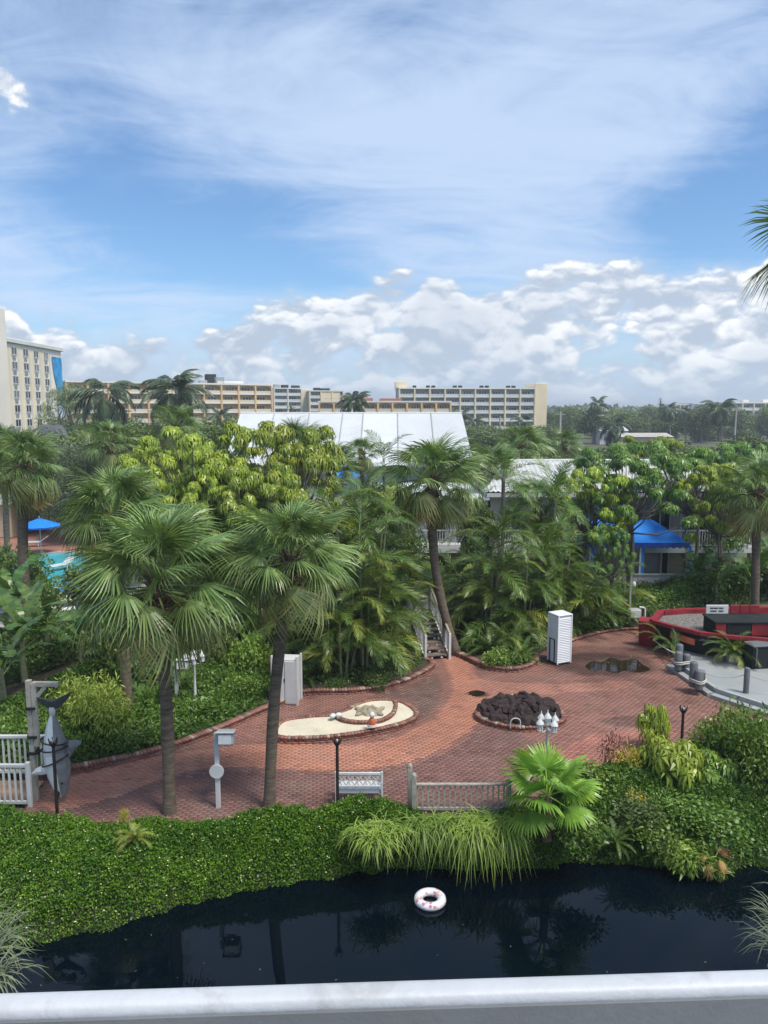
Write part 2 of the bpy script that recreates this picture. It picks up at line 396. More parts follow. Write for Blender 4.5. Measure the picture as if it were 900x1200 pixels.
M['balcream'] = pm('balcony_balustrade_cream', (.66, .60, .47), .7, .06, .3)
M['balrail'] = pm('balcony_balustrade', (.56, .60, .60), .7, .06, .3)
M['recess'] = pm('balcony_back_wall', (.40, .41, .40), .85, .1, .2)
M['mural_blue'] = pm('mural_blue', (.03, .30, .62), .7, .6, .25)
M['mural_pale'] = pm('mural_pale_blue', (.50, .60, .70), .7, .12, .3)
M['tile'] = pm('white_roof_tile', (.52, .54, .54), .75, .12, 1.4, .2, 20, dirt=(.36, .37, .36), dirt_amt=.6)
M['slate'] = pm('dark_roof', (.12, .13, .14), .7, .15, .4)
M['red_roof'] = pm('red_roof', (.30, .11, .08), .8, .15, .4)
M['terra'] = pm('terracotta_paving', (.30, .15, .11), .9, .2, .6, .2, 14)
M['plastic'] = pm('float_plastic', (.8, .74, .76), .3, .05, 3)
M['rope'] = pm('rope', (.50, .48, .42), .9, .2, 20)
M['shark_grey'] = pm('shark_grey', (.20, .21, .22), .5, .15, 3.0, .1, dirt=(.12, .12, .12))
M['shark_dark'] = pm('shark_dark', (.06, .065, .07), .5, .2, 3.0, .1)
M['shark_pale'] = pm('shark_pale', (.74, .76, .76), .5, .08, 3.0, .1, dirt=(.35, .36, .36))
M['orange_sign'] = pm('orange_board', (.50, .12, .05), .6, .25, 3)
M['lamp_glass'] = pm('lantern_glass', (.55, .57, .58), .25, .05, 5)
M['silver'] = pm('galvanised_metal', (.42, .43, .44), .4, .1, 4, metal=.6)
M['car_white'] = pm('car_white_paint', (.72, .72, .72), .25, .03, 2); M['car_dark'] = pm('car_dark_paint', (.04, .045, .06), .25, .1, 2); M['car_red'] = pm('car_red_paint', (.35, .03, .03), .25, .1, 2)
# foliage
M['pile_grey'] = pm('pile_dark_grey', (.13, .14, .15), .7, .15, 3, .2)
M['fan'] = leafm('sabal_leaf', (.038, .078, .024), (.185, .25, .080), .28, .36)
M['fan_old'] = leafm('sabal_leaf_old', (.07, .105, .035), (.21, .22, .075), .28, .5, (.30, .20, .10))
M['fan_dead'] = leafm('palm_leaf_dead', (.20, .115, .04), (.32, .19, .075), .2, .7)
M['fan_bright'] = leafm('young_fan_leaf', (.085, .18, .025), (.19, .29, .04), .35, .35)
M['feather'] = leafm('areca_leaf', (.028, .064, .014), (.105, .16, .032), .3, .38, (.26, .22, .06))
M['feather_y'] = leafm('areca_leaf_yellow', (.10, .16, .03), (.24, .25, .05), .35, .4, (.34, .22, .06))
M['coco'] = leafm('coconut_leaf', (.03, .055, .03), (.075, .10, .05), .25, .35)
M['schef'] = leafm('schefflera_leaf', (.09, .15, .018), (.25, .30, .035), .35, .35)
M['schef2'] = leafm('schefflera_leaf_deep', (.04, .10, .02), (.13, .21, .035), .35, .35)
M['broad'] = leafm('broadleaf', (.032, .062, .016), (.095, .14, .032), .3, .45)
M['broad_grey'] = leafm('broadleaf_grey', (.045, .065, .04), (.10, .13, .075), .3, .5)
M['broad_lime'] = leafm('broadleaf_lime', (.06, .12, .02), (.15, .23, .04), .35, .4)
M['bamboo'] = leafm('bamboo_leaf', (.10, .15, .025), (.26, .30, .06), .35, .45)
M['banana'] = leafm('banana_leaf', (.026, .066, .018), (.085, .14, .032), .35, .35)
M['cover'] = leafm('groundcover_leaf', (.026, .080, .007), (.108, .20, .016), .32, .4, var=.02)
M['cover_d'] = leafm('shrub_bed_leaf', (.034, .078, .012), (.105, .165, .026), .32, .42, var=.05)
M['grass'] = leafm('ornamental_grass', (.09, .16, .025), (.21, .28, .05), .3, .5, (.30, .26, .11))
M['grass_p'] = leafm('pale_grass', (.07, .095, .055), (.17, .20, .12), .3, .5)
M['croton'] = leafm('croton_leaf', (.16, .20, .03), (.42, .34, .05), .3, .4)
M['maroon'] = leafm('maroon_leaf', (.05, .025, .025), (.11, .045, .04), .3, .5)
M['flower'] = pm('yellow_flower', (.72, .66, .35), .6, .1, 5)
M['casuarina'] = leafm('feathery_tree', (.07, .11, .05), (.16, .20, .09), .3, .5)
M['far_leaf'] = leafm('distant_foliage', (.045, .075, .03), (.12, .16, .06), .2, .6)

# ------------------------------------------------------------------ leaf and frond meshes
def from_lists(name, V, F, leaf_tone, mat):
    me = bpy.data.meshes.new(name); me.from_pydata(V, [], F); me.update()
    a = me.attributes.new('leaf_tone', 'FLOAT', 'FACE'); a.data.foreach_set('value', np.asarray(leaf_tone, np.float32))
    me.materials.append(mat); return me
def fan_leaf(name, mat, seed, nseg=30, rad=1.0, pet=1.0, spread=R(290), sag=.35, tipdroop=.35, costa=.25, split=.5):
    r_ = random.Random(seed); V = []; F = []; rn = []
    def pz(x): return -.10 * pet * (x / pet) ** 2
    pr = [(0, .035), (pet * .5, .022), (pet, .018)]
    for i in range(2):
        (x0, w0), (x1, w1) = pr[i], pr[i + 1]; b = len(V)
        V += [(x0, -w0, pz(x0)), (x0, w0, pz(x0)), (x1, w1, pz(x1)), (x1, -w1, pz(x1)), (x0, 0, pz(x0) - w0 * 1.2), (x1, 0, pz(x1) - w1 * 1.2)]
        F += [(b, b + 1, b + 2, b + 3), (b, b + 3, b + 5, b + 4), (b + 1, b + 4, b + 5, b + 2)]; rn += [.6, .6, .6]
    hx, hz = pet, pz(pet); dth = spread / nseg
    for i in range(nseg):
        a = -spread / 2 + (i + .5) * dth
        L = rad * (.72 + .28 * math.cos(a * .55)) * r_.uniform(.88, 1.06)
        sg = sag * r_.uniform(.8, 1.2); td = tipdroop * r_.uniform(.4, 1.5); tw = r_.uniform(-.03, .03)
        def P(t, w, side):
            r = L * t; aa = a + tw * t
            x = r * math.cos(aa); y = r * math.sin(aa)
            z = -sg * rad * t * t - costa * max(x, 0) ** 2 / rad * .8 - td * rad * max(0, t - .55) ** 1.6 * 1.6
            z += side * w * .55 - .12 * abs(y) * t
            ax = -math.sin(aa) * side * w; ay = math.cos(aa) * side * w
            sh = 1 - .10 * t * (td + sg)
            return (hx + x * sh + ax, y * sh + ay, hz + z)
        w1 = .5 * L * split * dth * 1.06; w2 = w1 * .75
        b = len(V)
        V += [P(.02, .006, -1), P(.02, .006, 1), P(split, w1, -1), P(split, w1, 1), P(.78, w2, -1), P(.78, w2, 1), P(1.0, 0, 0)]
        F += [(b, b + 2, b + 3, b + 1), (b + 2, b + 4, b + 5, b + 3), (b + 4, b + 6, b + 5)]
        k = r_.random() * .8; rn += [k * .9, k, min(1, k + r_.uniform(0, .32))]
    return from_lists(name, V, F, rn, mat)
def feather(name, mat, seed, L=2.2, nl=34, ll=.55, arch=R(95), vee=R(35), droop=.5, lw=.022, fwd=R(48), t0=.16, ang0=0.0, stalk=.02):
    r_ = random.Random(seed); V = []; F = []; rn = []
    n = 24; pts = []; ang = ang0; p = np.array([0., 0., 0.])
    for i in range(n + 1):
        pts.append((p.copy(), ang)); t = i / n
        ang = ang0 - arch * t ** 1.4; p = p + np.array([math.cos(ang), 0, math.sin(ang)]) * L / n
    def C(t):
        f = min(t, .9999) * n; i = int(f); u = f - i
        a, b = pts[i], pts[min(i + 1, n)]; return a[0] * (1 - u) + b[0] * u, a[1] * (1 - u) + b[1] * u
    for i in range(0, n, 3):
        a, b = pts[i][0], pts[min(i + 3, n)][0]; w0 = stalk * (1 - i / n) + .004; w1 = stalk * (1 - (i + 3) / n) + .003; q = len(V)
        V += [(a[0], -w0, a[2]), (a[0], w0, a[2]), (b[0], w1, b[2]), (b[0], -w1, b[2])]; F.append((q, q + 1, q + 2, q + 3)); rn.append(.85)
    for s in (-1, 1):
        for k in range(nl):
            t = t0 + (1 - t0) * (k + r_.uniform(0, .6)) / nl; c, an = C(t)
            T_ = np.array([math.cos(an), 0, math.sin(an)]); U = np.array([-math.sin(an), 0, math.cos(an)]); S = np.array([0., s, 0.])
            f = fwd * r_.uniform(.8, 1.2) * (1 - .35 * (t - .5)); ve = vee * r_.uniform(.6, 1.3)
            d = T_ * math.cos(f) + (S * math.cos(ve) + U * math.sin(ve)) * math.sin(f)
            l = ll * (math.sin(math.pi * min(1, (.22 + .74 * t))) ** .7) * r_.uniform(.85, 1.1)
            w = lw * r_.uniform(.8, 1.2); wd = T_ * w
            dr = droop * r_.uniform(.6, 1.4)
            m_ = c + d * l * .5 + np.array([0, 0, -dr * l * .14]); e = c + d * l * .93 + np.array([0, 0, -dr * l * .62])
            q = len(V); V += [tuple(c - wd * .5), tuple(c + wd * .5), tuple(m_ + wd), tuple(m_ - wd), tuple(e)]
            F += [(q, q + 1, q + 2, q + 3), (q + 3, q + 2, q + 4)]; z = r_.random() * .85; rn += [z, min(1, z + r_.uniform(0, .2))]
    return from_lists(name, V, F, rn, mat)
def paddle(name, mat, seed, L=1.9, W=.26, arch=R(80), stalk=.7, tears=.3):
    "banana / strelitzia leaf"
    r_ = random.Random(seed); V = []; F = []; rn = []; n = 16; ang = 0; p = np.array([0., 0., 0.]); tot = L + stalk; pts = []
    for i in range(n + 1):
        pts.append((p.copy(), ang)); t = i / n; ang = -arch * t ** 1.6; p = p + np.array([math.cos(ang), 0, math.sin(ang)]) * tot / n
    i0 = int(n * stalk / tot)
    for i in range(n):
        a, b = pts[i][0], pts[i + 1][0]; w = .028 * (1 - i / n) + .008; q = len(V)
        V += [(a[0], -w, a[2]), (a[0], w, a[2]), (b[0], w * .92, b[2]), (b[0], -w * .92, b[2])]; F.append((q, q + 1, q + 2, q + 3)); rn.append(.95)
    for s in (-1, 1):
        for i in range(i0, n):
            t0 = (i - i0) / (n - i0); t1 = (i + 1 - i0) / (n - i0)
            w0 = W * math.sin(math.pi * (.06 + .92 * t0)) ** .6; w1 = W * math.sin(math.pi * (.06 + .92 * t1)) ** .6
            torn = r_.random() < tears; dz = r_.uniform(-.05, .02) - (.10 if torn else 0)
            a, aa = pts[i]; b, ab = pts[i + 1]; up = .32 - .5 * t0
            o0 = np.array([.10 * w0, s * w0, w0 * up + dz]); o1 = np.array([.10 * w1, s * w1 * (0.8 if torn else 1), w1 * up + dz])
            q = len(V); V += [tuple(a), tuple(b - (b - a) * (.2 if torn else 0)), tuple(b + o1 - (b - a) * (.25 if torn else 0)), tuple(a + o0)]
            F.append((q, q + 1, q + 2, q + 3) if s < 0 else (q + 3, q + 2, q + 1, q)); rn.append(r_.random() * .8)
    return from_lists(name, V, F, rn, mat)

FAN = [fan_leaf('frond', M['fan'], i, 44, 1.0, .9 + .1 * i, R(285), .22, .45, .22, .30) for i in range(4)]
FAN_OLD = [fan_leaf('frond', M['fan_old'], 10 + i, 40, .95, 1.0, R(280), .45, .75, .34, .34) for i in range(3)]
FAN_DEAD = [fan_leaf('frond', M['fan_dead'], 20 + i, 24, .85, .8, R(220), .9, .9, .6) for i in range(2)]
FAN_BIG = [fan_leaf('frond', M['fan_bright'], 30 + i, 38, 1.0, .85, R(240), .10, .25, .06, .62) for i in range(3)]
ARECA = [feather('frond', M['feather'], i, 2.3, 36, .56, R(100), R(28), .7) for i in range(4)]
ARECA_Y = [feather('frond', M['feather_y'], 10 + i, 2.1, 32, .5, R(115), R(20), .9) for i in range(2)]
COCO = [feather('frond', M['coco'], 20 + i, 3.6, 44, .95, R(110), R(-22), 1.3, .06) for i in range(3)]
COCO_LIGHT = [feather('frond', M['feather'], 30 + i, 2.6, 34, .6, R(80), R(25), .6) for i in range(2)]
BANANA = [paddle('leaf', M['banana'], i, 1.8, .27, R(85 - 12 * i)) for i in range(4)]
CYCAD = [feather('frond', M['feather'], 40 + i, 1.3, 30, .24, R(60), R(15), .2, .016) for i in range(2)]

# --- scattered-leaf crowns (numpy)
def unit(v): return v / np.maximum(np.linalg.norm(v, axis=-1, keepdims=True), 1e-6)
def leaf_quads(P, N, size, rs, aspect=.5, droop=.25):
    "one kite-shaped leaf per point: P points, N rough outward normals"
    n = len(P); d = unit(rs.normal(size=(n, 3)) + N * .7); d[:, 2] -= droop; d = unit(d)
    s = unit(np.cross(d, unit(rs.normal(size=(n, 3)) * .7 + np.array([0, 0, 1.]))))
    L = size * rs.uniform(.65, 1.3, (n, 1)); W = L * aspect
    up = np.cross(s, d) * L * .10
    V = np.stack([P, P + d * L * .5 + s * W * .5 + up, P + d * L, P + d * L * .5 - s * W * .5 + up], 1).reshape(-1, 3)
    return V, np.arange(n * 4).reshape(-1, 4)
def blob_points(c, r, n, rs, shell=.45, flat=1.0):
    d = unit(rs.normal(size=(n, 3))); rad = r * (1 - shell * rs.random((n, 1)) ** 1.5)
    p = d * rad; p[:, 2] *= flat; return np.asarray(c) + p, d
def crown_mesh(name, mat, blobs, per, size, seed, aspect=.5, droop=.25, flat=.8, shell=.55):
    rs = np.random.default_rng(seed); Vs = []; rn = []
    for (c, r) in blobs:
        n = int(per * r * r); P, N = blob_points(c, r, n, rs, shell, flat)
        V, _ = leaf_quads(P, N, size, rs, aspect, droop); Vs.append(V)
        k = np.clip(rs.normal(.42 + .18 * N[:, 2] + rs.uniform(-.12, .12), .2), 0, 1); rn.append(k)  # upper side of each clump toned lighter, underside darker
    V = np.concatenate(Vs); return np_mesh(name, V, np.arange(len(V)).reshape(-1, 4), mat, np.concatenate(rn))
def rosette_mesh(name, mat, blobs, per, L, seed, nleaf=9, flat=.7):
    rs = np.random.default_rng(seed); Vs = []; rn = []
    for (c, r) in blobs:
        n = max(6, int(per * r * r)); P, N = blob_points(c, r, n, rs, .5, flat)
        keep = N[:, 2] > -.55; P = P[keep]; N = N[keep]; n = len(P)
        ax = unit(N * .7 + np.array([0, 0, .8]) + rs.normal(size=(n, 3)) * .25)
        e1 = unit(np.cross(ax, rs.normal(size=(n, 3)))); e2 = np.cross(ax, e1)
        base = rs.random(n) * .6 + .25 * (N[:, 2] > .2) + rs.uniform(-.1, .15)  # rosettes on the upper side get a lighter tone
        for k in range(nleaf):
            a = 2 * math.pi * k / nleaf + rs.uniform(-.2, .2, (n, 1)); l = L * rs.uniform(.75, 1.2, (n, 1))
            d = e1 * np.cos(a) + e2 * np.sin(a); s = -e1 * np.sin(a) + e2 * np.cos(a)
            p0 = P + d * l * .12; pm_ = P + d * l * .62 + ax * l * .02; p1 = P + d * l * .95 - ax * l * .42 - np.array([0, 0, .18]) * l
            w = l * .17
            Vs.append(np.stack([p0, pm_ + s * w, p1, pm_ - s * w], 1).reshape(-1, 3)); rn.append(np.clip(base + rs.uniform(-.12, .12, n), 0, 1))
    V = np.concatenate(Vs); return np_mesh(name, V, np.arange(len(V)).reshape(-1, 4), mat, np.concatenate(rn))
def limbs(base_r, trunk_top, blobs, mat, bend=.3, seed=0, name='trunk', stems=1):
    r_ = random.Random(seed); mb = MB(); tt = Vector(trunk_top)
    for s in range(stems):
        off = Vector((r_.uniform(-.35, .35), r_.uniform(-.35, .35), 0)) * (stems > 1)
        m_ = tt * .5 + off + Vector((r_.uniform(-bend, bend), r_.uniform(-bend, bend), 0))
        top = tt + off * 1.5
        mb.tube([off + Vector((0, 0, -.3)), off * .9 + m_ * .12, m_, top], [base_r * 1.25, base_r, base_r * .8, base_r * .62], 8)
        for i, (c, r) in enumerate(blobs):
            if stems > 1 and i % stems != s: continue
            c = Vector(c); st = top * r_.uniform(.72, 1.0) + m_ * 0
            mid = st.lerp(c, .5) + Vector((0, 0, -.12 * (c - st).length))
            mb.tube([st, mid, c], [base_r * .42, base_r * .28, base_r * .10], 5, False)
    return mb.mesh(name, mat)
def blob_tree(seed, h, r, n, zlo=.45, rb=(.28, .45), domed=True):
    "blob layout for a crown: n blobs in an uneven dome of radius r with its top at height h"
    r_ = random.Random(seed); out = []
    for i in range(n):
        a = i * 2.4 + r_.uniform(-.5, .5); q = math.sqrt((i + .5) / n) * r * .8
        zt = h * (1 - .32 * (q / r) ** 2) if domed else h
        z = zt - (h * (1 - zlo)) * r_.random() ** 1.6 * .8; b = r * r_.uniform(*rb)
        out.append(((q * math.cos(a), q * math.sin(a), z - b * .6), b))
    return out

TREES = {}
def def_tree(key, trunk_me, crown_me, h): TREES[key] = (trunk_me, crown_me, h)
for i in range(3):       # round broadleaf trees, unit height 8 m
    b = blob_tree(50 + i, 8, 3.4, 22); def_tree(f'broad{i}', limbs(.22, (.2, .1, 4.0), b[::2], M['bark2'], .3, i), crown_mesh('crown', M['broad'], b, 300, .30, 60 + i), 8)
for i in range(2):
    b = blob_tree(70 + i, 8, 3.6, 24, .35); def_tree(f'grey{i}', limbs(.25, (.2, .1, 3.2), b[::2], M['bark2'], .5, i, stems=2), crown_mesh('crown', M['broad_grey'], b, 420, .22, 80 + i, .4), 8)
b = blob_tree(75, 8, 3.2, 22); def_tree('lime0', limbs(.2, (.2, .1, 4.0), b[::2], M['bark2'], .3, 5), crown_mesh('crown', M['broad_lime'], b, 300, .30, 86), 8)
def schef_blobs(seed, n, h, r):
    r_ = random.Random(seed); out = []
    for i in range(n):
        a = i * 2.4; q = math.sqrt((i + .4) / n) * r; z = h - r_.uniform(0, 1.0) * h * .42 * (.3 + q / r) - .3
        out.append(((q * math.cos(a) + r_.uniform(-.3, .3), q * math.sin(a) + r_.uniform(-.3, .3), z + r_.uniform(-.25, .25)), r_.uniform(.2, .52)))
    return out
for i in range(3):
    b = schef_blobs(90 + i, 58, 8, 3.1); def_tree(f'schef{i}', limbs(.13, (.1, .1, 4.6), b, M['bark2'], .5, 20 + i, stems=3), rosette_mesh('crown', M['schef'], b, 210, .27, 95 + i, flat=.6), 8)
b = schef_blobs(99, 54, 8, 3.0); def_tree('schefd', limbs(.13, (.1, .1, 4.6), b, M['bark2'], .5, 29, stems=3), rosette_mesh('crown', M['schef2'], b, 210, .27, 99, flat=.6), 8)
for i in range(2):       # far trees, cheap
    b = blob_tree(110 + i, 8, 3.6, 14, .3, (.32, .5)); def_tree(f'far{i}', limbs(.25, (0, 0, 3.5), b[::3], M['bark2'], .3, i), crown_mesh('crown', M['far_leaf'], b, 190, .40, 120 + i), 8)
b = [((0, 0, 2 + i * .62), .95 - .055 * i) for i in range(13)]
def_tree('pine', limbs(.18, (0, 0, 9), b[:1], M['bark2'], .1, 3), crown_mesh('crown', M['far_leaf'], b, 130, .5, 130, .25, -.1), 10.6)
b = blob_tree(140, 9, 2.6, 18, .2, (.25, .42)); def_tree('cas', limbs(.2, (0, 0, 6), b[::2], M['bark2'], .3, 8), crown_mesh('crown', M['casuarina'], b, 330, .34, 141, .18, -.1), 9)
def tree(name, key, loc, h, label, cat='tree', group=None, wide=1.0, rz=None):
    tm, cm, h0 = TREES[key]; s = h / h0
    t = thing(name, label, cat, loc, rng.uniform(0, 6.28) if rz is None else rz, group)
    inst('trunk', tm, t, SC(s * wide, s * wide, s)); inst('crown', cm, t, SC(s * wide, s * wide, s)); return t

BUSH = {}
def def_bush(key, mat, seed, per, size, aspect=.5, n=9, tall=1.0, ros=None, droop=.2):
    r_ = random.Random(seed); bl = []
    for i in range(n):
        a = i * 2.4; q = math.sqrt(i / n) * .72
        bl.append(((q * math.cos(a), q * math.sin(a), tall * (.62 - .35 * q * q + r_.uniform(-.12, .12))), r_.uniform(.3, .46)))
    me = rosette_mesh('foliage', mat, bl, per, size, seed, 7) if ros else crown_mesh('foliage', mat, bl, per, size, seed, aspect, droop, 1.0, .6)
    st = MB()
    for c, r in bl[:6]: st.tube([(0, 0, -.1), Vector(c) * .5 + Vector((0, 0, .05)), c], [.035, .025, .01], 5, False)
    BUSH[key] = (me, st.mesh('stem', M['bark2']))
def_bush('round', M['broad'], 1, 1100, .15); def_bush('lime', M['broad_lime'], 2, 1100, .14); def_bush('deep', M['cover_d'], 3, 1200, .13)
def_bush('bamboo', M['bamboo'], 4, 1500, .17, .2, 12, 1.5, None, .5); def_bush('schef', M['schef'], 5, 150, .24, ros=True); def_bush('schefd', M['schef2'], 6, 150, .24, ros=True)
def_bush('hang', M['broad_lime'], 12, 900, .26, .22, 11, .9, None, .7)
def_bush('croton', M['croton'], 7, 700, .17, .3); def_bush('maroon', M['maroon'], 8, 500, .12, .4, 7, 1.2); def_bush('fine', M['cover_d'], 9, 2600, .085, .4, 11)
def bush(name, key, loc, r, h, label, group=None, cat='shrub'):
    fm, sm = BUSH[key]; t = thing(name, label, cat, loc, rng.uniform(0, 6.28), group)
    inst('foliage', fm, t, SC(r, r, h)); inst('stem', sm, t, SC(r, r, h)); return t

# ------------------------------------------------------------------ palms
def trunk_curve(base, top, lean, n=10):
    base = Vector((0, 0, -.3)); return [base.lerp(top, i / n) + lean * math.sin(math.pi * i / n) for i in range(n + 1)]
def palm(name, label, base, top, fr, kind='fan', nf=34, r0=.17, lean=(0, 0, 0), group=None, dead=3, boots=True, seed=0, spread=(-52, 82), old=.3, bark='bark'):
    """base, top = world points of trunk foot and crown heart; fr = reach of a frond in metres"""
    r_ = random.Random(seed); base = Vector(base); top = Vector(top) - base
    t = thing(name, label, 'palm tree', base, 0, group)
    pts = trunk_curve(None, top, Vector(lean)); n = len(pts) - 1
    mb = MB(); rad = [r0 * (1.35 if i == 0 else 1.0 + .05 * math.sin(i * 2.1)) for i in range(n + 1)]
    mb.tube(pts, rad, 12)
    tr = mb.obj('trunk', M[bark], t)
    if boots:          # old leaf bases below the crown
        bm = MB(); L = min(1.1, top.length * .22)
        for k in range(44):
            a = k * 2.4; z = -L * (1 - k / 44) + .1; d = Vector((math.cos(a), math.sin(a), 0))
            p = Vector(top) + Vector((0, 0, z)); bm.bar(p + d * r0 * .8, p + d * r0 * 2.0 + Vector((0, 0, .28)), .09, .035)
        bm.obj('leaf_bases', M['boots'], t)
    ga = 2.39996; lo, hi = spread
    for k in range(nf):
        f = (k + .5) / nf; el = hi + (lo - hi) * f ** 1.05 + r_.uniform(-9, 9); az = k * ga + r_.uniform(-.3, .3)
        if kind == 'fan':
            isold = f > 1 - old; me = r_.choice(FAN_OLD if isold else FAN); s = fr / 1.95 * r_.uniform(.86, 1.08)
            if el > 60: s *= .8
        elif kind == 'coco': me = r_.choice(COCO); s = fr / 2.9 * r_.uniform(.88, 1.08)
        else: me = r_.choice(COCO_LIGHT); s = fr / 2.2 * r_.uniform(.85, 1.1)
        m = T(*(top + Vector((0, 0, .15 - .35 * f)))) @ RZ(az) @ RY(-R(el)) @ RX(r_.uniform(-.5, .5)) @ SC(s)
        inst('frond', me, t, m)
    for k in range(dead):
        m = T(*(top + Vector((0, 0, -.3)))) @ RZ(k * 2.1 + r_.uniform(-.5, .5)) @ RY(R(r_.uniform(58, 82))) @ RX(r_.uniform(-.6, .6)) @ SC(fr / 2.0 * r_.uniform(.7, 1.0))
        inst('dead_frond', r_.choice(FAN_DEAD), t, m)
    return t
def areca(name, label, base, h, nf=26, ncane=5, spread=.9, seed=0, yellow=.18, group=None, flen=1.0):
    "clump of slim canes with arching feather fronds"
    r_ = random.Random(seed); t = thing(name, label, 'palm', base, r_.uniform(0, 6), group)
    tops = []
    for c in range(ncane):
        a = c * 2 * math.pi / ncane + r_.uniform(-.4, .4); q = spread * r_.uniform(.25, 1.0)
        hh = max(.3, (h - 1.5 * flen) * r_.uniform(.55, 1.0)); tp = Vector((q * math.cos(a) * 1.6, q * math.sin(a) * 1.6, hh)); b0 = Vector((q * math.cos(a) * .5, q * math.sin(a) * .5, -.2))
        mb = MB(); mb.tube([b0, b0.lerp(tp, .5) + Vector((0, 0, .1)), tp], [.055, .045, .04], 6); mb.obj('cane', M['cane'], t); tops.append((tp, a))
    for k in range(nf):
        tp, a = tops[k % ncane]; lvl = (k // ncane) / max(1, nf // ncane)
        el = 82 - 68 * lvl + r_.uniform(-10, 10); az = a + k * 2.4 + r_.uniform(-.4, .4)
        if r_.random() < yellow: me = r_.choice(ARECA_Y)
        else: me = r_.choice(ARECA)
        low = r_.random() < .62 and h > 3
        o = tp * r_.uniform(.10, .88) if low else tp
        if low: el = r_.uniform(20, 68)
        inst('frond', me, t, T(*o) @ RZ(az) @ RY(-R(el)) @ RX(r_.uniform(-.6, .6)) @ SC(flen * (1.12 if low else 1.0) * r_.uniform(.8, 1.15)))
    return t
def banana(name, label, base, h, n=9, seed=0, s=1.0, group=None):
    r_ = random.Random(seed); t = thing(name, label, 'plant', base, r_.uniform(0, 6), group)
    mb = MB(); hh = h * .45
    mb.tube([(0, 0, -.1), (.05, 0, hh * .5), (0, .03, hh)], [.13 * s, .10 * s, .07 * s], 8); mb.obj('stem', M['cane'], t)
    for k in range(n):
        inst('leaf', r_.choice(BANANA), t, T(0, 0, hh * r_.uniform(.75, 1.0)) @ RZ(k * 2.4 + r_.uniform(-.3, .3)) @ RY(-R(r_.uniform(30, 85))) @ RX(r_.uniform(-.4, .4)) @ SC(s * r_.uniform(.75, 1.1)))
    return t
def rosette_plant(name, label, base, s, n, meshes, seed=0, el=(10, 75), cat='plant', group=None):
    r_ = random.Random(seed); t = thing(name, label, cat, base, r_.uniform(0, 6), group)
    for k in range(n):
        e = el[1] + (el[0] - el[1]) * (k / n) + r_.uniform(-6, 6)
        inst('frond', r_.choice(meshes), t, T(0, 0, .08) @ RZ(k * 2.4 + r_.uniform(-.3, .3)) @ RY(-R(e)) @ SC(s * r_.uniform(.8, 1.1)))
    return t
def grass_mesh(name, mat, pts, L, n, seed, w=.012, arch=1.3, lean=None):
    "drooping blades rooted at pts"
    rs = np.random.default_rng(seed); P = np.asarray(pts)[rs.integers(0, len(pts), n)] + rs.normal(size=(n, 3)) * np.array([.12, .12, .02])
    a = rs.uniform(0, 6.283, n); d = np.stack([np.cos(a), np.sin(a), np.zeros(n)], 1)
    if lean is not None: d = unit(d * .75 + np.asarray(lean))
    l = (L * rs.uniform(.6, 1.15, n))[:, None]; s = np.stack([-d[:, 1], d[:, 0], np.zeros(n)], 1) * w
    up = np.array([0, 0, 1.]); ar = (arch * rs.uniform(.6, 1.2, n))[:, None]; st = rs.uniform(.45, 1.0, n)[:, None]
    rings = []
    for t, ww in ((0, 1), (.35, 1.1), (.7, .8), (1, .08)):
        c = P + d * l * (t * .62) + up * l * (st * t * .95 - ar * .62 * t * t); rings += [c - s * ww, c + s * ww]
    V = np.stack(rings, 1).reshape(-1, 3); b = np.arange(n)[:, None] * 8
    Q = np.concatenate([b + np.array([0, 1, 3, 2]), b + np.array([2, 3, 5, 4]), b + np.array([4, 5, 7, 6])]); k = rs.random(n) * .84 + (rs.random(n) < .06) * .15
    return np_mesh(name, V, Q, mat, np.concatenate([k * .8, k, np.clip(k + .1, 0, 1)]))

# ------------------------------------------------------------------ the setting
def poly_px(pts, z=0.0): return [tuple(gnd(x, y, z))[:2] for x, y in pts]
def inside(P, poly):
    x, y = P[:, 0], P[:, 1]; r = np.zeros(len(P), bool); n = len(poly)
    for i in range(n):
        (x0, y0), (x1, y1) = poly[i], poly[(i + 1) % n]
        if y0 == y1: continue
        r ^= ((y0 > y) != (y1 > y)) & (x < (x1 - x0) * (y - y0) / (y1 - y0) + x0)
    return r
def line_fn(pts, z):
    w = sorted([tuple(gnd(x, y, z))[:2] for x, y in pts]); xs = [p[0] for p in w]; ys = [p[1] for p in w]
    return lambda x: np.interp(x, xs, ys)
def smooth_line(pts, n=8, closed=False):
    "Catmull-Rom through 2-D points"
    P = [np.array(p, float) for p in pts]; m = len(P); out = []
    for i in range(m if closed else m - 1):
        g = lambda k: P[k % m] if closed else P[max(0, min(m - 1, k))]
        a, b, c, d = g(i - 1), g(i), g(i + 1), g(i + 2)
        for k in range(n):
            t = k / n; out.append(tuple(.5 * ((2 * b) + (-a + c) * t + (2 * a - 5 * b + 4 * c - d) * t * t + (-a + 3 * b - 3 * c + d) * t ** 3)))
    if not closed: out.append(tuple(P[-1]))
    return out
WATER_Z = -1.0
front = line_fn([(-260, 1135), (-60, 1118), (0, 1112), (50, 1105), (130, 1085), (250, 1050), (350, 1030), (450, 1016), (600, 1016), (700, 1008), (760, 1014), (820, 1026), (860, 1018), (900, 1012), (1100, 1000)], WATER_Z)
back = line_fn([(-260, 935), (-60, 938), (0, 938), (80, 950), (130, 957), (200, 953), (300, 948), (400, 943), (480, 948), (560, 957), (620, 950), (660, 915), (700, 899), (760, 888), (820, 875), (900, 862), (1100, 850)], .35)
_back0 = back
back = lambda x: np.maximum(_back0(x), front(x) + .95)

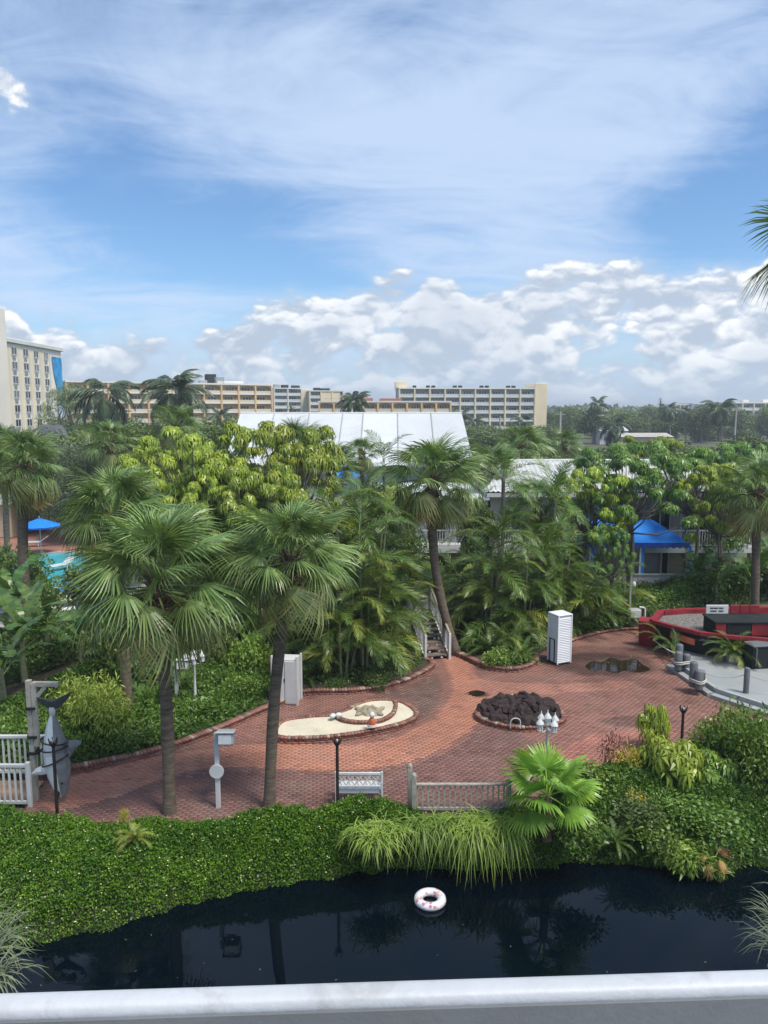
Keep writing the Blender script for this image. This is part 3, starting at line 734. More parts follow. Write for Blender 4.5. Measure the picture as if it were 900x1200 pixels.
mb = MB(); xs = [-3000, -300, -60] + list(np.linspace(-24, 24, 60)) + [60, 300, 3000]
for a, b in zip(xs[:-1], xs[1:]):
    fa, fb = float(back(a)) - .3, float(back(b)) - .3
    mb.quad((a, fa, -.06), (b, fb, -.06), (b, 300, -.06), (a, 300, -.06)); mb.quad((a, 300, -.06), (b, 300, -.06), (b, 4500, -.06), (a, 4500, -.06)); mb.quad((a, fa, -2.5), (b, fb, -2.5), (b, fb, -.06), (a, fa, -.06))
tag(mb.obj('ground', M['ground']), 'flat grassy ground reaching to the horizon', None, None, 'structure')
mb = MB(); mb.quad((-300, -30, WATER_Z), (300, -30, WATER_Z), (300, 22, WATER_Z), (-300, 22, WATER_Z))
tag(mb.obj('water', M['water']), 'still dark lagoon water below the balcony', None, None, 'structure')
mb = MB(); mb.quad((-300, -30, -2.6), (300, -30, -2.6), (300, 22, -2.6), (-300, 22, -2.6)); tag(mb.obj('lagoon_bed_ground', M['soil']), 'muddy bed of the lagoon', None, None, 'structure')

# --- brick plaza
PLAZA = poly_px([(30, 962), (640, 962), (720, 915), (880, 880), (1000, 850), (1000, 800), (800, 742), (770, 735), (700, 733), (640, 745), (600, 760), (560, 756), (490, 752), (440, 790), (330, 800), (250, 842), (150, 880), (30, 905)])
mb = MB(); mb.prism(PLAZA, -.055, -.016); plaza = mb.obj('plaza_pavement', M['mortar']); tag(plaza, 'red brick plaza paving beside the lagoon', None, None, 'structure')
def bricks():
    bl, bw, g = .213, .103, .007; th = R(5); c, s = math.cos(th), math.sin(th)
    xs_ = [p[0] for p in PLAZA]; ys_ = [p[1] for p in PLAZA]; cx, cy = np.mean(xs_), np.mean(ys_)
    i, j = np.meshgrid(np.arange(-85, 86), np.arange(-135, 136)); i = i.ravel().astype(float); j = j.ravel().astype(float)
    u = (i + .5 * (j % 2)) * (bl + g); v = j * (bw + g)
    P = np.stack([cx + u * c - v * s, cy + u * s + v * c], 1)
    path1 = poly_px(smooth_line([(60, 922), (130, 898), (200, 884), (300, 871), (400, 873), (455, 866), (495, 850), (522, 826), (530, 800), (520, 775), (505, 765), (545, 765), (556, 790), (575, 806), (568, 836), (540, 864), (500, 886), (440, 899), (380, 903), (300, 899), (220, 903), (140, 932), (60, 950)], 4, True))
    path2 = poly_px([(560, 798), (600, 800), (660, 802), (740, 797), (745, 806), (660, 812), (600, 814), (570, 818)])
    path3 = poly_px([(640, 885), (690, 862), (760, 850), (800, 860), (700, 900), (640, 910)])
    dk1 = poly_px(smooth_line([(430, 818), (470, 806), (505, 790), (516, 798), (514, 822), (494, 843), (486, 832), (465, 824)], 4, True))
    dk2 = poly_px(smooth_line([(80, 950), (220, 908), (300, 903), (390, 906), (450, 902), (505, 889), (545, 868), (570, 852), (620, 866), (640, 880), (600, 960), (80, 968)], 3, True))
    keep = inside(P, PLAZA); P = P[keep]; n = len(P)
    rs = np.random.default_rng(3)
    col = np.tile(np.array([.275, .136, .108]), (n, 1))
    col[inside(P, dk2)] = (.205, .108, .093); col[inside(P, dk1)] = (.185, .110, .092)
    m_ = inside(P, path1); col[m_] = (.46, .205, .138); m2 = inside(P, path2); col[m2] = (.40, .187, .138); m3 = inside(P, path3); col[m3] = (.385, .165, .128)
    ns = np.array([mnoise.noise((p[0] * .35, p[1] * .35, 0)) for p in P]); ns2 = np.array([mnoise.noise((p[0] * 1.3, p[1] * 1.3, 5)) for p in P])
    k = 1 + .22 * ns + .16 * ns2 + rs.normal(0, .065, n); col *= np.clip(k, .45, 1.7)[:, None]
    odd = rs.random(n) < .06; col[odd] *= rs.uniform(.7, .88, (odd.sum(), 1)); pale = rs.random(n) < .05; col[pale] = col[pale] * .8 + np.array([.40, .24, .17]) * .25
    # damp ground round the puddle and two dried damp stains
    for (px, py, ax, ay, am) in ((705, 778, 2.5, 1.55, .62), (560, 813, .45, .35, .7), (745, 845, 1.3, .5, .45), (690, 765, 2.6, 1.1, .4), (730, 800, 1.6, .8, .25)):
        q = gnd(px, py); w = np.array([mnoise.noise((p[0] * 1.1, p[1] * 1.1, 9)) for p in P]) * .5
        r2 = ((P[:, 0] - q.x) / ax) ** 2 + ((P[:, 1] - q.y) / ay) ** 2; f = np.clip((1.15 + w - r2) * 2, 0, 1) * am; col *= (1 - f)[:, None]
    hx = np.array([c, s]) * bl / 2; hy = np.array([-s, c]) * bw / 2
    ang = rs.normal(0, .012, n); z = rs.normal(0, .0012, n)
    cor = np.stack([-hx - hy, hx - hy, hx + hy, -hx + hy])
    ca, sa = np.cos(ang), np.sin(ang)
    X = P[:, None, 0] + cor[None, :, 0] * ca[:, None] - cor[None, :, 1] * sa[:, None]; Y = P[:, None, 1] + cor[None, :, 0] * sa[:, None] + cor[None, :, 1] * ca[:, None]
    tz = z[:, None] + rs.normal(0, .0008, (n, 4)); top = np.stack([X, Y, tz], 2); cxy = P[:, None, :]
    bot = np.stack([X, Y, np.full((n, 4), -.03)], 2)
    V = np.concatenate([top, bot], 1).reshape(-1, 3); b = np.arange(n)[:, None] * 8
    Q = np.concatenate([b + np.array(f) for f in ([0, 1, 2, 3], [0, 4, 5, 1], [1, 5, 6, 2], [2, 6, 7, 3], [3, 7, 4, 0])])
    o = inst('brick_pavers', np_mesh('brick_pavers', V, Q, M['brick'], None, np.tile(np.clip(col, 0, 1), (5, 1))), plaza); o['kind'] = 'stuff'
bricks()
def puddle(pts, name, label, z=.0045):
    m_ = MB(); pl = smooth_line(poly_px(pts), 6, True); m_.add([(p[0], p[1], z) for p in pl], [tuple(range(len(pl)))])
    o = m_.obj(name, M['puddle']); o.data.flip_normals() if o.data.polygons[0].normal.z < 0 else None
    tag(o, label, 'puddle')
puddle([(686, 781), (694, 775), (705, 776), (716, 771), (728, 774), (744, 772), (752, 778), (762, 785), (746, 788), (733, 786), (720, 789), (706, 785), (696, 787)], 'puddle', 'shallow puddle reflecting the sky beside the white louvred box')
puddle([(549, 812), (558, 809), (568, 811), (566, 815), (556, 816)], 'puddle', 'small dark puddle just behind the lava rock bed', .0045)

# --- kerbs of brick on edge
def kerb(name, line, h=.20, w=.24, parent=None, cap=False, seed=0, z0=0.0, stone=True):
    rs = np.random.default_rng(seed); L = [np.array(p) for p in line]; Vs = []; cols = []; Q0 = np.array([[0, 1, 2, 3], [4, 7, 6, 5], [0, 4, 5, 1], [1, 5, 6, 2], [2, 6, 7, 3], [3, 7, 4, 0]]); Qs = []
    seg = [np.linalg.norm(L[i + 1] - L[i]) for i in range(len(L) - 1)]; cum = np.concatenate([[0], np.cumsum(seg)]); tot = cum[-1]
    def pos(t):
        i = min(np.searchsorted(cum, t, 'right') - 1, len(seg) - 1); d = (L[i + 1] - L[i]) / max(seg[i], 1e-6); return L[i] + d * (t - cum[i]), d
    def put(c, d, hl, hw, za, zb, col):
        nrm = np.array([-d[1], d[0]]); b = len(Vs); 
        for zz in (zb, za):
            for (e, f) in ((-1, -1), (1, -1), (1, 1), (-1, 1)): q = c + d * hl * e + nrm * hw * f; Vs.append((q[0], q[1], zz))
        Qs.append(Q0 + b); cols.extend([col] * 6)
    nc = 2 if h > .15 else 1; ch = (h - .075) / nc
    for lay in range(nc):
        k = 0.0
        while k < tot:
            p, d = pos(min(tot, k + .11 + .11 * lay)); v = rs.uniform(.7, 1.25); put(p, d, .103, w / 2 - .015 + rs.uniform(-.004, .004), z0 - .02 if lay == 0 else z0 + lay * ch + .004, z0 + (lay + 1) * ch - .006, np.array([.25, .105, .08]) * v); k += .22
    k = 0.0
    while k < tot:
        p, d = pos(min(tot, k + .055)); v = rs.uniform(.65, 1.3); cc = np.array([.27, .125, .095]) * v
        if rs.random() < .12: cc = np.array([.38, .30, .24]) * v
        put(p, d, .050, w / 2 + rs.uniform(-.006, .006), z0 + nc * ch + .004, z0 + h + rs.uniform(-.006, .006), cc); k += .112
    o = inst(name, np_mesh(name, np.array(Vs), np.concatenate(Qs), M['kerb'], None, np.clip(np.array(cols), 0, 1)), parent); o['kind'] = 'stuff'
    # mortar core
    m_ = MB()
    for i in range(len(L) - 1):
        m_.bar((L[i][0], L[i][1], z0 + h / 2 - .03), (L[i + 1][0], L[i + 1][1], z0 + h / 2 - .03), w - .05, h - .03)
    m_.obj('mortar', M['stone_cap'], parent)
    return o
def bed(name, label, edge_px, close_px, soil_z=.13, h=.20, seed=0):
    t = thing(name, label, 'planter', (0, 0, 0)); e = smooth_line(poly_px(edge_px), 8)
    kerb('kerb_bricks', e, h, .24, t, seed=seed)
    m_ = MB(); m_.prism(e + poly_px(close_px), -.01, soil_z); m_.obj('soil', M['soil'], t); return t
bed('planting_bed', 'long raised planting bed with brick kerb behind the sand bed', [(40, 915), (90, 904), (180, 884), (250, 860), (305, 836), (340, 822), (358, 814), (420, 812), (468, 803), (500, 788), (507, 780), (495, 775)], [(470, 735), (380, 715), (280, 725), (150, 755), (60, 790), (-40, 830), (-60, 900)], seed=1)
bed('planting_bed', 'small curved planting bed between the stairs and the white louvred box', [(530, 766), (545, 772), (572, 784), (605, 787), (626, 779), (629, 768)], [(700, 728), (640, 690), (540, 690)], seed=2)
bed('planting_bed', 'planting bed with low edge behind the puddle', [(668, 752), (705, 742), (742, 738), (760, 742)], [(900, 690), (700, 680), (640, 700)], .08, .12, seed=3)

# --- ground cover on the lagoon bank
gapx = gnd(545, 935, .1).x
def bank(name, label, x0, x1, mat, nleaf, size, seed, hump, flower=0, aspect=.55):
    nu, nv = 220, 26; xs = np.linspace(x0, x1, nu); vs = np.linspace(0, 1, nv)
    rs = np.random.default_rng(seed)
    def surf(x, v):
        f = front(x); b = back(x); y = f - .12 + (b - f + .12) * v
        base = WATER_Z - .05 + (hump - WATER_Z) * (1 - (1 - np.clip(v * 1.25, 0, 1)) ** 2.2)
        n1 = np.array([mnoise.noise((p, q * 1.2, seed)) for p, q in zip(x * .55, y * .55)]); n2 = np.array([mnoise.noise((p, q, seed + 3)) for p, q in zip(x * 1.9, y * 1.9)])
        z = base + (n1 * .24 + n2 * .13) * np.clip(v * 3, .25, 1) - np.clip((v - .9) / .1, 0, 1) ** 2 * (hump + .05)
        n3 = np.array([mnoise.noise((p, q, seed + 7)) for p, q in zip(x * 4.2, y * 4.2)]); z = z + n3 * .10
        wnd = np.clip(1 - ((x - gapx) / 1.9) ** 2, 0, 1); z = z - np.clip((v - .35) * 2.5, 0, 1) * wnd * .42
        y = y + n2 * .16 * (1 - v) * 1.5; return np.stack([x, y, z], 1)
    X, Vv = np.meshgrid(xs, vs); G = surf(X.ravel(), Vv.ravel()); id_ = np.arange(nu * nv).reshape(nv, nu)
    Q = np.stack([id_[:-1, :-1], id_[:-1, 1:], id_[1:, 1:], id_[1:, :-1]], 2).reshape(-1, 4)
    G2 = G.copy(); G2[:, 2] -= .07
    t = thing(name, label, 'ground cover'); t['kind'] = 'stuff'
    o = inst('mound', np_mesh('mound', G2, Q, M['mound']), t); o['kind'] = 'stuff'
    x = rs.uniform(x0, x1, nleaf); v = rs.random(nleaf) ** .9; P = surf(x, v)
    P[:, 2] += rs.normal(.02, .05, nleaf) - (v < .12) * rs.random(nleaf) * .12; N = np.tile(np.array([0, -.35, 1.0]), (nleaf, 1))
    V, q = leaf_quads(P, N, size, rs, aspect, .15)
    cl = np.array([mnoise.noise((p[0] * 1.4, p[1] * 1.4, p[2] * 1.4)) for p in P]); cl2 = np.array([mnoise.noise((p[0] * 5, p[1] * 5, p[2] * 5)) for p in P]); k = np.clip(.42 + .38 * cl + .35 * cl2 + rs.normal(0, .18, nleaf), 0, 1)
    o = inst('leaves', np_mesh('leaves', V, q, mat, k), t); o['kind'] = 'stuff'
    if flower:
        x = rs.uniform(x0, x1, flower); v = rs.uniform(.05, .85, flower); P = surf(x, v); P[:, 2] += .09; m_ = []
        d = .022
        V = (P[:, None, :] + np.array([[-d, 0, 0], [0, -d, .006], [d, 0, 0], [0, d, .012]])[None]).reshape(-1, 3)
        o = inst('flowers', np_mesh('flowers', V, np.arange(len(V)).reshape(-1, 4), M['flower']), t); o['kind'] = 'stuff'
    return surf
cut = gnd(655, 960, .3).x
surfL = bank('groundcover', 'dense green flowering ground cover on the lagoon bank in front of the plaza', -15.5, cut, M['cover'], 190000, .062, 5, .30, 260)
surfR = bank('groundcover', 'leafy ground cover on the bank under the shrubs by the boat bar', cut, 16, M['cover_d'], 120000, .098, 8, .45, 60, .42)

# fallen leaves on the paving and specks on the water
def litter(name, label, poly, n, z, size, mat, seed):
    rs = np.random.default_rng(seed); P2 = np.array(poly); c = rs.uniform(P2.min(0), P2.max(0), (n * 3, 2)); c = c[inside(c, poly)][:n]; m = len(c)
    a = rs.uniform(0, 6.28, m); L = size * rs.uniform(.5, 1.5, m); d = np.stack([np.cos(a), np.sin(a)], 1) * L[:, None]; e = np.stack([-np.sin(a), np.cos(a)], 1) * L[:, None] * .45
    zz = np.full((m, 1), z); lift = rs.uniform(.002, .02, (m, 1))
    V = np.stack([np.hstack([c - d, zz]), np.hstack([c + e, zz + lift]), np.hstack([c + d, zz]), np.hstack([c - e, zz + lift])], 1).reshape(-1, 3)
    o = inst(name, np_mesh(name, V, np.arange(len(V)).reshape(-1, 4), mat, rs.random(m))); tag(o, label, 'leaves', None, 'stuff')
litter('fallen_leaves', 'scattered dry leaves lying on the brick plaza', PLAZA, 260, .008, .045, M['fan_dead'], 31)
litter('floating_specks', 'small pale specks floating on the lagoon', [(-14, 12), (14, 12), (14, 16.5), (-12, 15.2)], 70, WATER_Z + .004, .022, M['grass_p'], 32)

# ------------------------------------------------------------------ buildings
def on_facade(t, mesh_name, mesh, x, y, z, parent=None): return inst(mesh_name, mesh, parent or t, T(x, y, z))
def condo(label, A, B, ztop, nfl, fh, nb, wall='pale_yellow', pier_m='yellow_wall', depth=14, arched=False, ac=(), end=None, skip_pier=False, bal='balrail', pw=.55):
    A = Vector(A); B = Vector(B); d = B - A; L = d.length; rz = math.atan2(d.y, d.x)
    t = thing('apartment_building', label, 'building', (A.x, A.y, 0), rz)
    rec = 1.6; bw = L / nb
    MB().box((L / 2, rec + depth / 2, ztop / 2 - .2), (L - .2, depth, ztop - .4)).obj('wall', M['recess'], t)
    MB().box((L / 2, rec + depth / 2 - .9, ztop - .05), (L + .5, depth + 2.4, .5)).obj('roof', M['slab'], t)
    sl = MB().box((0, 0, 0), (L, rec + .3, .28)).mesh('floor_slab', M['slab'])
    pr = MB().box((0, 0, 0), (pw, rec + .45, ztop - .45), bev=.05).mesh('pier', M[pier_m])
    rl = MB().box((0, 0, 0), (bw - pw - .1, .08, 1.0)).mesh('railing', M[bal])
    win = MB(); win.box((0, 0, 0), (bw * .5, .14, 1.85)); wme = win.mesh('window', M['glass'])
    fr = MB(); ww = bw * .5
    for k in (-.5, -.17, .17, .5): fr.box((ww * k, -.09, 0), (.12, .06, 1.9))
    fme = fr.mesh('window_frame', M['slab'])
    back_m = MB().box((0, 0, 0), (bw - pw - .15, .1, fh - .35)).mesh('back_wall', M[wall])
    z = ztop - fh
    for f in range(nfl):
        zb = ztop - .3 - fh * (f + 1)
        if zb < -2: break
        on_facade(t, 'floor_slab', sl, L / 2, rec / 2 - .15, zb)
        for b in range(nb):
            x = (b + .5) * bw
            on_facade(t, 'railing', rl, x, -.16, zb + .64)
            w = on_facade(t, 'window', wme, x + rng.uniform(-.1, .1) * bw, rec - .14, zb + 1.1); inst('window_frame', fme, w)['kind'] = 'stuff'
            if f % 2 == 0 or True: on_facade(t, 'back_wall', back_m, x, rec - .06, zb + fh / 2)
            if arched and f == 0:
                m_ = MB(); n = 8; hw = (bw - pw) / 2; pts = [(hw * math.cos(math.pi * i / n), .75 * math.sin(math.pi * i / n)) for i in range(n + 1)]
                for i in range(n):
                    (xa, za), (xb, zb2) = pts[i], pts[i + 1]; m_.quad((xa, 0, za), (xb, 0, zb2), (xb, 0, 1.0), (xa, 0, 1.0))
                    m_.quad((xa, 0, za), (xa, .3, za), (xb, .3, zb2), (xb, 0, zb2))
                m_.obj('arch', M[pier_m], t, T(x, -.12, ztop - 1.32))
    for b in range(nb + 1): on_facade(t, 'pier', pr, b * bw, rec / 2 - .3, (ztop - .45) / 2)
    for (x, w, h, m_) in ac: MB().box((x * L, rec + 3, ztop + .2 + h / 2), (w, 2.2, h), bev=.08).obj('rooftop_unit', M[m_], t)
    if end:
        x, w, zt, m_ = end; MB().box((x * L, rec + depth / 2 - 1.4, zt / 2), (w, depth + .9, zt), bev=.1).obj('stair_tower', M[m_], t)
    return t
# long ochre block behind the tent, its two neighbours and the grey one
a = at(78, 460, 226); b = at(318, 460, 261); zt = at(200, 449, 244).z
condo('long five-storey ochre apartment block with balconies behind two drooping palms', (a.x, a.y), (b.x, b.y), zt, 6, 2.95, 11, 'yellow_wall', pier_m='yellow_wall', arched=True, bal='balcream',
      ac=[(.70, 3.2, 3.0, 'dark'), (.74, 3.4, 2.2, 'silver'), (.66, 2.6, 1.0, 'silver'), (.55, 6, .7, 'dark'), (.8, 9, .9, 'slab')])
a = at(321, 460, 340); b = at(353, 460, 345)
condo('grey-blue apartment block with long balconies between the ochre block and a pale stair tower', (a.x, a.y), (b.x, b.y), at(340, 455, 342).z, 5, 2.8, 2, 'recess', 'slab', ac=[(.2, 2.5, 1.6, 'silver'), (.5, 3, 1.4, 'dark'), (.9, 3.5, 1.2, 'dark')], end=(1.16, 4.2, at(340, 456, 342).z, 'pale_yellow'))
a = at(363, 460, 335); b = at(402, 460, 338)
condo('small pale yellow apartment block with a blank upper wall left of a date palm', (a.x, a.y), (b.x, b.y), at(380, 458, 336).z, 5, 2.8, 3, 'recess', 'pale_yellow', ac=[(.25, 3, 1.2, 'dark'), (.5, 4, 1.0, 'dark')], end=(.62, 8.5, at(385, 459, 336).z, 'pale_yellow'))
a = at(374, 475, 238); b = at(528, 475, 240)
condo('low ochre apartment wing with an arched top floor just above the white hall roof', (a.x, a.y), (b.x, b.y), at(450, 470.5, 239).z, 3, 3.0, 9, 'yellow_wall', arched=True, bal='balcream', pier_m='yellow_wall', ac=[(.3, 9, .9, 'red_roof'), (.55, 7, .8, 'red_roof')])
a = at(468, 460, 286); b = at(627, 460, 290)
condo('wide pale green-grey apartment block with five rows of balconies and yellow end wall', (a.x, a.y), (b.x, b.y), at(550, 455, 288).z, 6, 2.95, 9, 'recess', 'pale_yellow', end=(1.045, 4.6, at(632, 449, 290).z, 'pale_yellow'),
      ac=[(.02, 4.5, 2.2, 'pale_yellow'), (.12, 1.2, .9, 'dark'), (.22, 1.2, .9, 'dark'), (.26, 1.2, .9, 'dark'), (.42, 1.2, .9, 'dark'), (.46, 1.2, .9, 'dark'), (.62, 1.2, .9, 'dark'), (.66, 1.2, .9, 'dark'), (.82, 1.2, .9, 'dark'), (.86, 1.2, .9, 'dark')])
a = at(856, 480, 330); b = at(935, 480, 338)
condo('white three-storey block with dark windows at the far right skyline', (a.x, a.y), (b.x, b.y), at(880, 472, 334).z, 4, 2.9, 6, 'white_wall', 'slab', ac=[(.3, 3, 1, 'slab'), (.6, 3, 1.2, 'slab')])
for i, (x0, x1, y0, D_) in enumerate(((792, 806, 474, 520), (812, 832, 473, 560), (834, 850, 475, 480), (700, 716, 477, 600))):
    a = at(x0, 480, D_); b = at(x1, 480, D_ + 4)
    condo(['tiny white far block right of the lone pine', 'widest of the tiny white far blocks left of the tall coconut palm', 'tiny white far block just behind the tall coconut palm', 'tiny white far block on the skyline above the grey shed roof'][i], (a.x, a.y), (b.x, b.y), at(x0, y0, D_).z, 3, 3.0, 3, 'white_wall', 'slab')

def hotel():
    X = at(6, 440, 150).x; t = thing('hotel_building', 'tall cream hotel with rows of windows and a blue mural on its end', 'building', (X, 150, 0))
    zt = at(5, 399, 150).z; y1 = 26.5
    MB().box((-9, y1 / 2, zt / 2), (18, y1, zt)).obj('wall', M['cream'], t)
    MB().box((-8.8, y1 / 2, zt + .25), (18.6, y1 + .6, .9), bev=.1).obj('parapet', M['slab'], t)
    MB().box((-7.0, -6.6, 14.5 + .2), (16, 12, 29)).obj('stair_tower', M['cream'], t)
    MB().box((-2.5, -3, 29.7), (3, 3, 1.4), bev=.1).obj('rooftop_unit', M['silver'], t)
    ys = [4.0, 8.9, 13.6, 18.4]
    wme = MB().box((0, 0, 0), (.12, 2.1, 1.35)).mesh('window', M['glass']); fm = MB()
    for yy in (-1.1, 0, 1.1): fm.box((.07, yy, 0), (.1, .12, 1.5))
    for zz in (-.72, .72): fm.box((.07, 0, zz), (.1, 2.3, .12))
    fm = fm.mesh('window_frame', M['slab']); gm = MB()
    for k in range(4): gm.box((.06, 0, -.3 + .2 * k), (.12, 1.3, .1))
    gm = gm.mesh('vent_grille', M['grey_paint'])
    stripe = MB().box((0, 0, 0), (.1, 1.5, zt - 5)).mesh('wall_stripe', M['pale_yellow']); fin = MB().box((0, 0, 0), (.35, .3, zt - 4.4)).mesh('wall_fin', M['slab'])
    for y in ys:
        for k in range(6):
            z = 21.8 - 2.82 * k; w = inst('window', wme, t, T(.02, y, z)); inst('window_frame', fm, w)['kind'] = 'stuff'; inst('vent_grille', gm, t, T(.02, y, z - 1.35))
        inst('wall_stripe', stripe, t, T(.01, y - 2.5, zt / 2 + 1.5)); inst('wall_fin', fin, t, T(.05, y - 1.6, zt / 2 + 1)); inst('wall_fin', fin, t, T(.05, y + 1.6, zt / 2 + 1))
    m_ = MB(); m_.add([(.16, 21.2, zt - 1.6), (.16, 26.3, zt - 1.6), (.16, 26.3, 13.0), (.16, 24.6, 13.9), (.16, 22.9, 15.6), (.16, 21.8, 18.2)], [(0, 5, 4, 3, 2, 1)][::1]); m_.obj('mural', M['mural_blue'], t)
    m_ = MB(); m_.add([(.15, 23.2, 14.9), (.15, 26.3, 12.7), (.15, 26.3, 4), (.15, 22.5, 4)], [(0, 1, 2, 3)]); m_.obj('mural', M['mural_pale'], t)
hotel()
def sail(px, py, Y, w, label, flip=1):
    "peaked dark entrance canopy in front of the hotel"
    p = at(px, py, Y); t = thing('canopy', label, 'canopy', (p.x, p.y, 0)); z = p.z
    m_ = MB(); m_.add([(0, 0, z), (-w, -1, z - 2.6), (w, -1, z - 2.6), (w, 2, z - 2.6), (-w, 2, z - 2.6), (flip * w * .6, 0, z - .2)], [(0, 1, 2), (0, 2, 5), (5, 2, 3), (0, 5, 3, 4), (0, 4, 1)]); m_.obj('roof', M['slate'], t)
    for sx in (-.8, .8): MB().tube([(sx * w, 0, 0), (sx * w, 0, z - 2.5)], .15, 6).obj('post', M['white'], t)
sail(50, 497, 120, 4.2, 'dark grey peaked canopy at the foot of the hotel'); sail(17, 499, 118, 1.6, 'small dark canopy by the hotel tower', -1); sail(66, 497, 122, 1.6, 'small dark canopy under the hotel mural')

def hall():
    t = thing('event_hall', 'long white hall with broad panelled roof above the trees', 'building', (0, 76, 0))
    Yr, Ye = 76.0, 66.5
    seams = [(282, 482.5, 261, 532), (322, 483, 305, 536), (363, 483.5, 352, 541), (402, 484, 394, 545), (426, 484, 421, 546), (466, 484.5, 467, 547), (505, 485, 511, 540), (541, 485, 556, 527)]
    zr = at(400, 484, Yr).z; ze = 5.6
    R_ = [Vector((at(a, 484, Yr).x, Yr, zr)) for a, _, _, _ in seams]; E_ = [Vector((at(c, 540, Ye).x, Ye, ze)) for _, _, c, _ in seams]
    off = Vector((0, 76, 0))
    for i in range(7):
        r0, r1, e0, e1 = [v - off for v in (R_[i], R_[i + 1], E_[i], E_[i + 1])]; dn = Vector((0, 0, -.12))
        b0, b1 = Vector((r0.x, 9.5, ze)), Vector((r1.x, 9.5, ze))
        m_ = MB(); m_.add([e0, e1, r1, r0, e0 + dn, e1 + dn, r1 + dn, r0 + dn], [(0, 1, 2, 3), (7, 6, 5, 4), (0, 4, 5, 1), (1, 5, 6, 2), (3, 2, 6, 7), (0, 3, 7, 4)]); m_.obj('roof_panel', M['white_roof'], t)
        m_ = MB(); m_.add([r0, r1, b1, b0], [(0, 1, 2, 3)]); m_.obj('roof_panel', M['white_roof'], t)
        if i: m_ = MB(); m_.tube([r0 + Vector((0, 0, .02)), e0 + Vector((0, 0, .02))], .075, 5); m_.obj('roof_seam', M['grey_paint'], t)
    m_ = MB(); x0, x1 = E_[0].x + .6, E_[-1].x - .6; m_.box(((x0 + x1) / 2, 0, ze / 2 - .1), (x1 - x0, 17.5, ze - .2)); m_.obj('wall', M['white_wall'], t)
    m_ = MB(); m_.add([E_[-1] - off, Vector((E_[-1].x, 9.5, ze)), R_[-1] - off], [(0, 1, 2)]); m_.add([E_[0] - off, R_[0] - off, Vector((E_[0].x, 9.5, ze))], [(0, 1, 2)]); m_.obj('gable', M['white_wall'], t)
    m_ = MB(); m_.tube([r - off for r in R_], .10, 6); m_.obj('ridge_cap', M['white'], t)
hall()

def tile_roof(name, parent, xa, xb, y0, y1, z0, z1, hipa, hipb):
    "front slope of S-tiles from eave (y0,z0) to ridge (y1,z1); ends cut by hips"
    per, npp = .30, 6; nx = int((xb - xa) / per) * npp; rows = 13; Vs = []; Q = []
    xs_ = np.linspace(xa, xb, nx + 1)
    for r in range(rows):
        t0, t1 = r / rows, (r + 1) / rows
        for k, (tt, lift) in enumerate(((t0, .045), (t1, .0))):
            y = y0 + (y1 - y0) * tt; z = z0 + (z1 - z0) * tt + lift
            x = np.clip(xs_, xa + hipa * tt, xb - hipb * tt); w = np.abs(np.sin(math.pi * xs_ / per)) * .085
            Vs.append(np.stack([x, np.full_like(x, y), z + w], 1))
        b = 2 * r * (nx + 1); i = np.arange(nx); Q.append(np.stack([b + i, b + i + 1, b + nx + 2 + i, b + nx + 1 + i], 1))
        if r: pb = (2 * r - 1) * (nx + 1); Q.append(np.stack([pb + i, pb + i + 1, b + i + 1, b + i], 1))
    o = inst(name, np_mesh(name, np.concatenate(Vs), np.concatenate(Q), M['tile']), parent); o['kind'] = 'stuff'
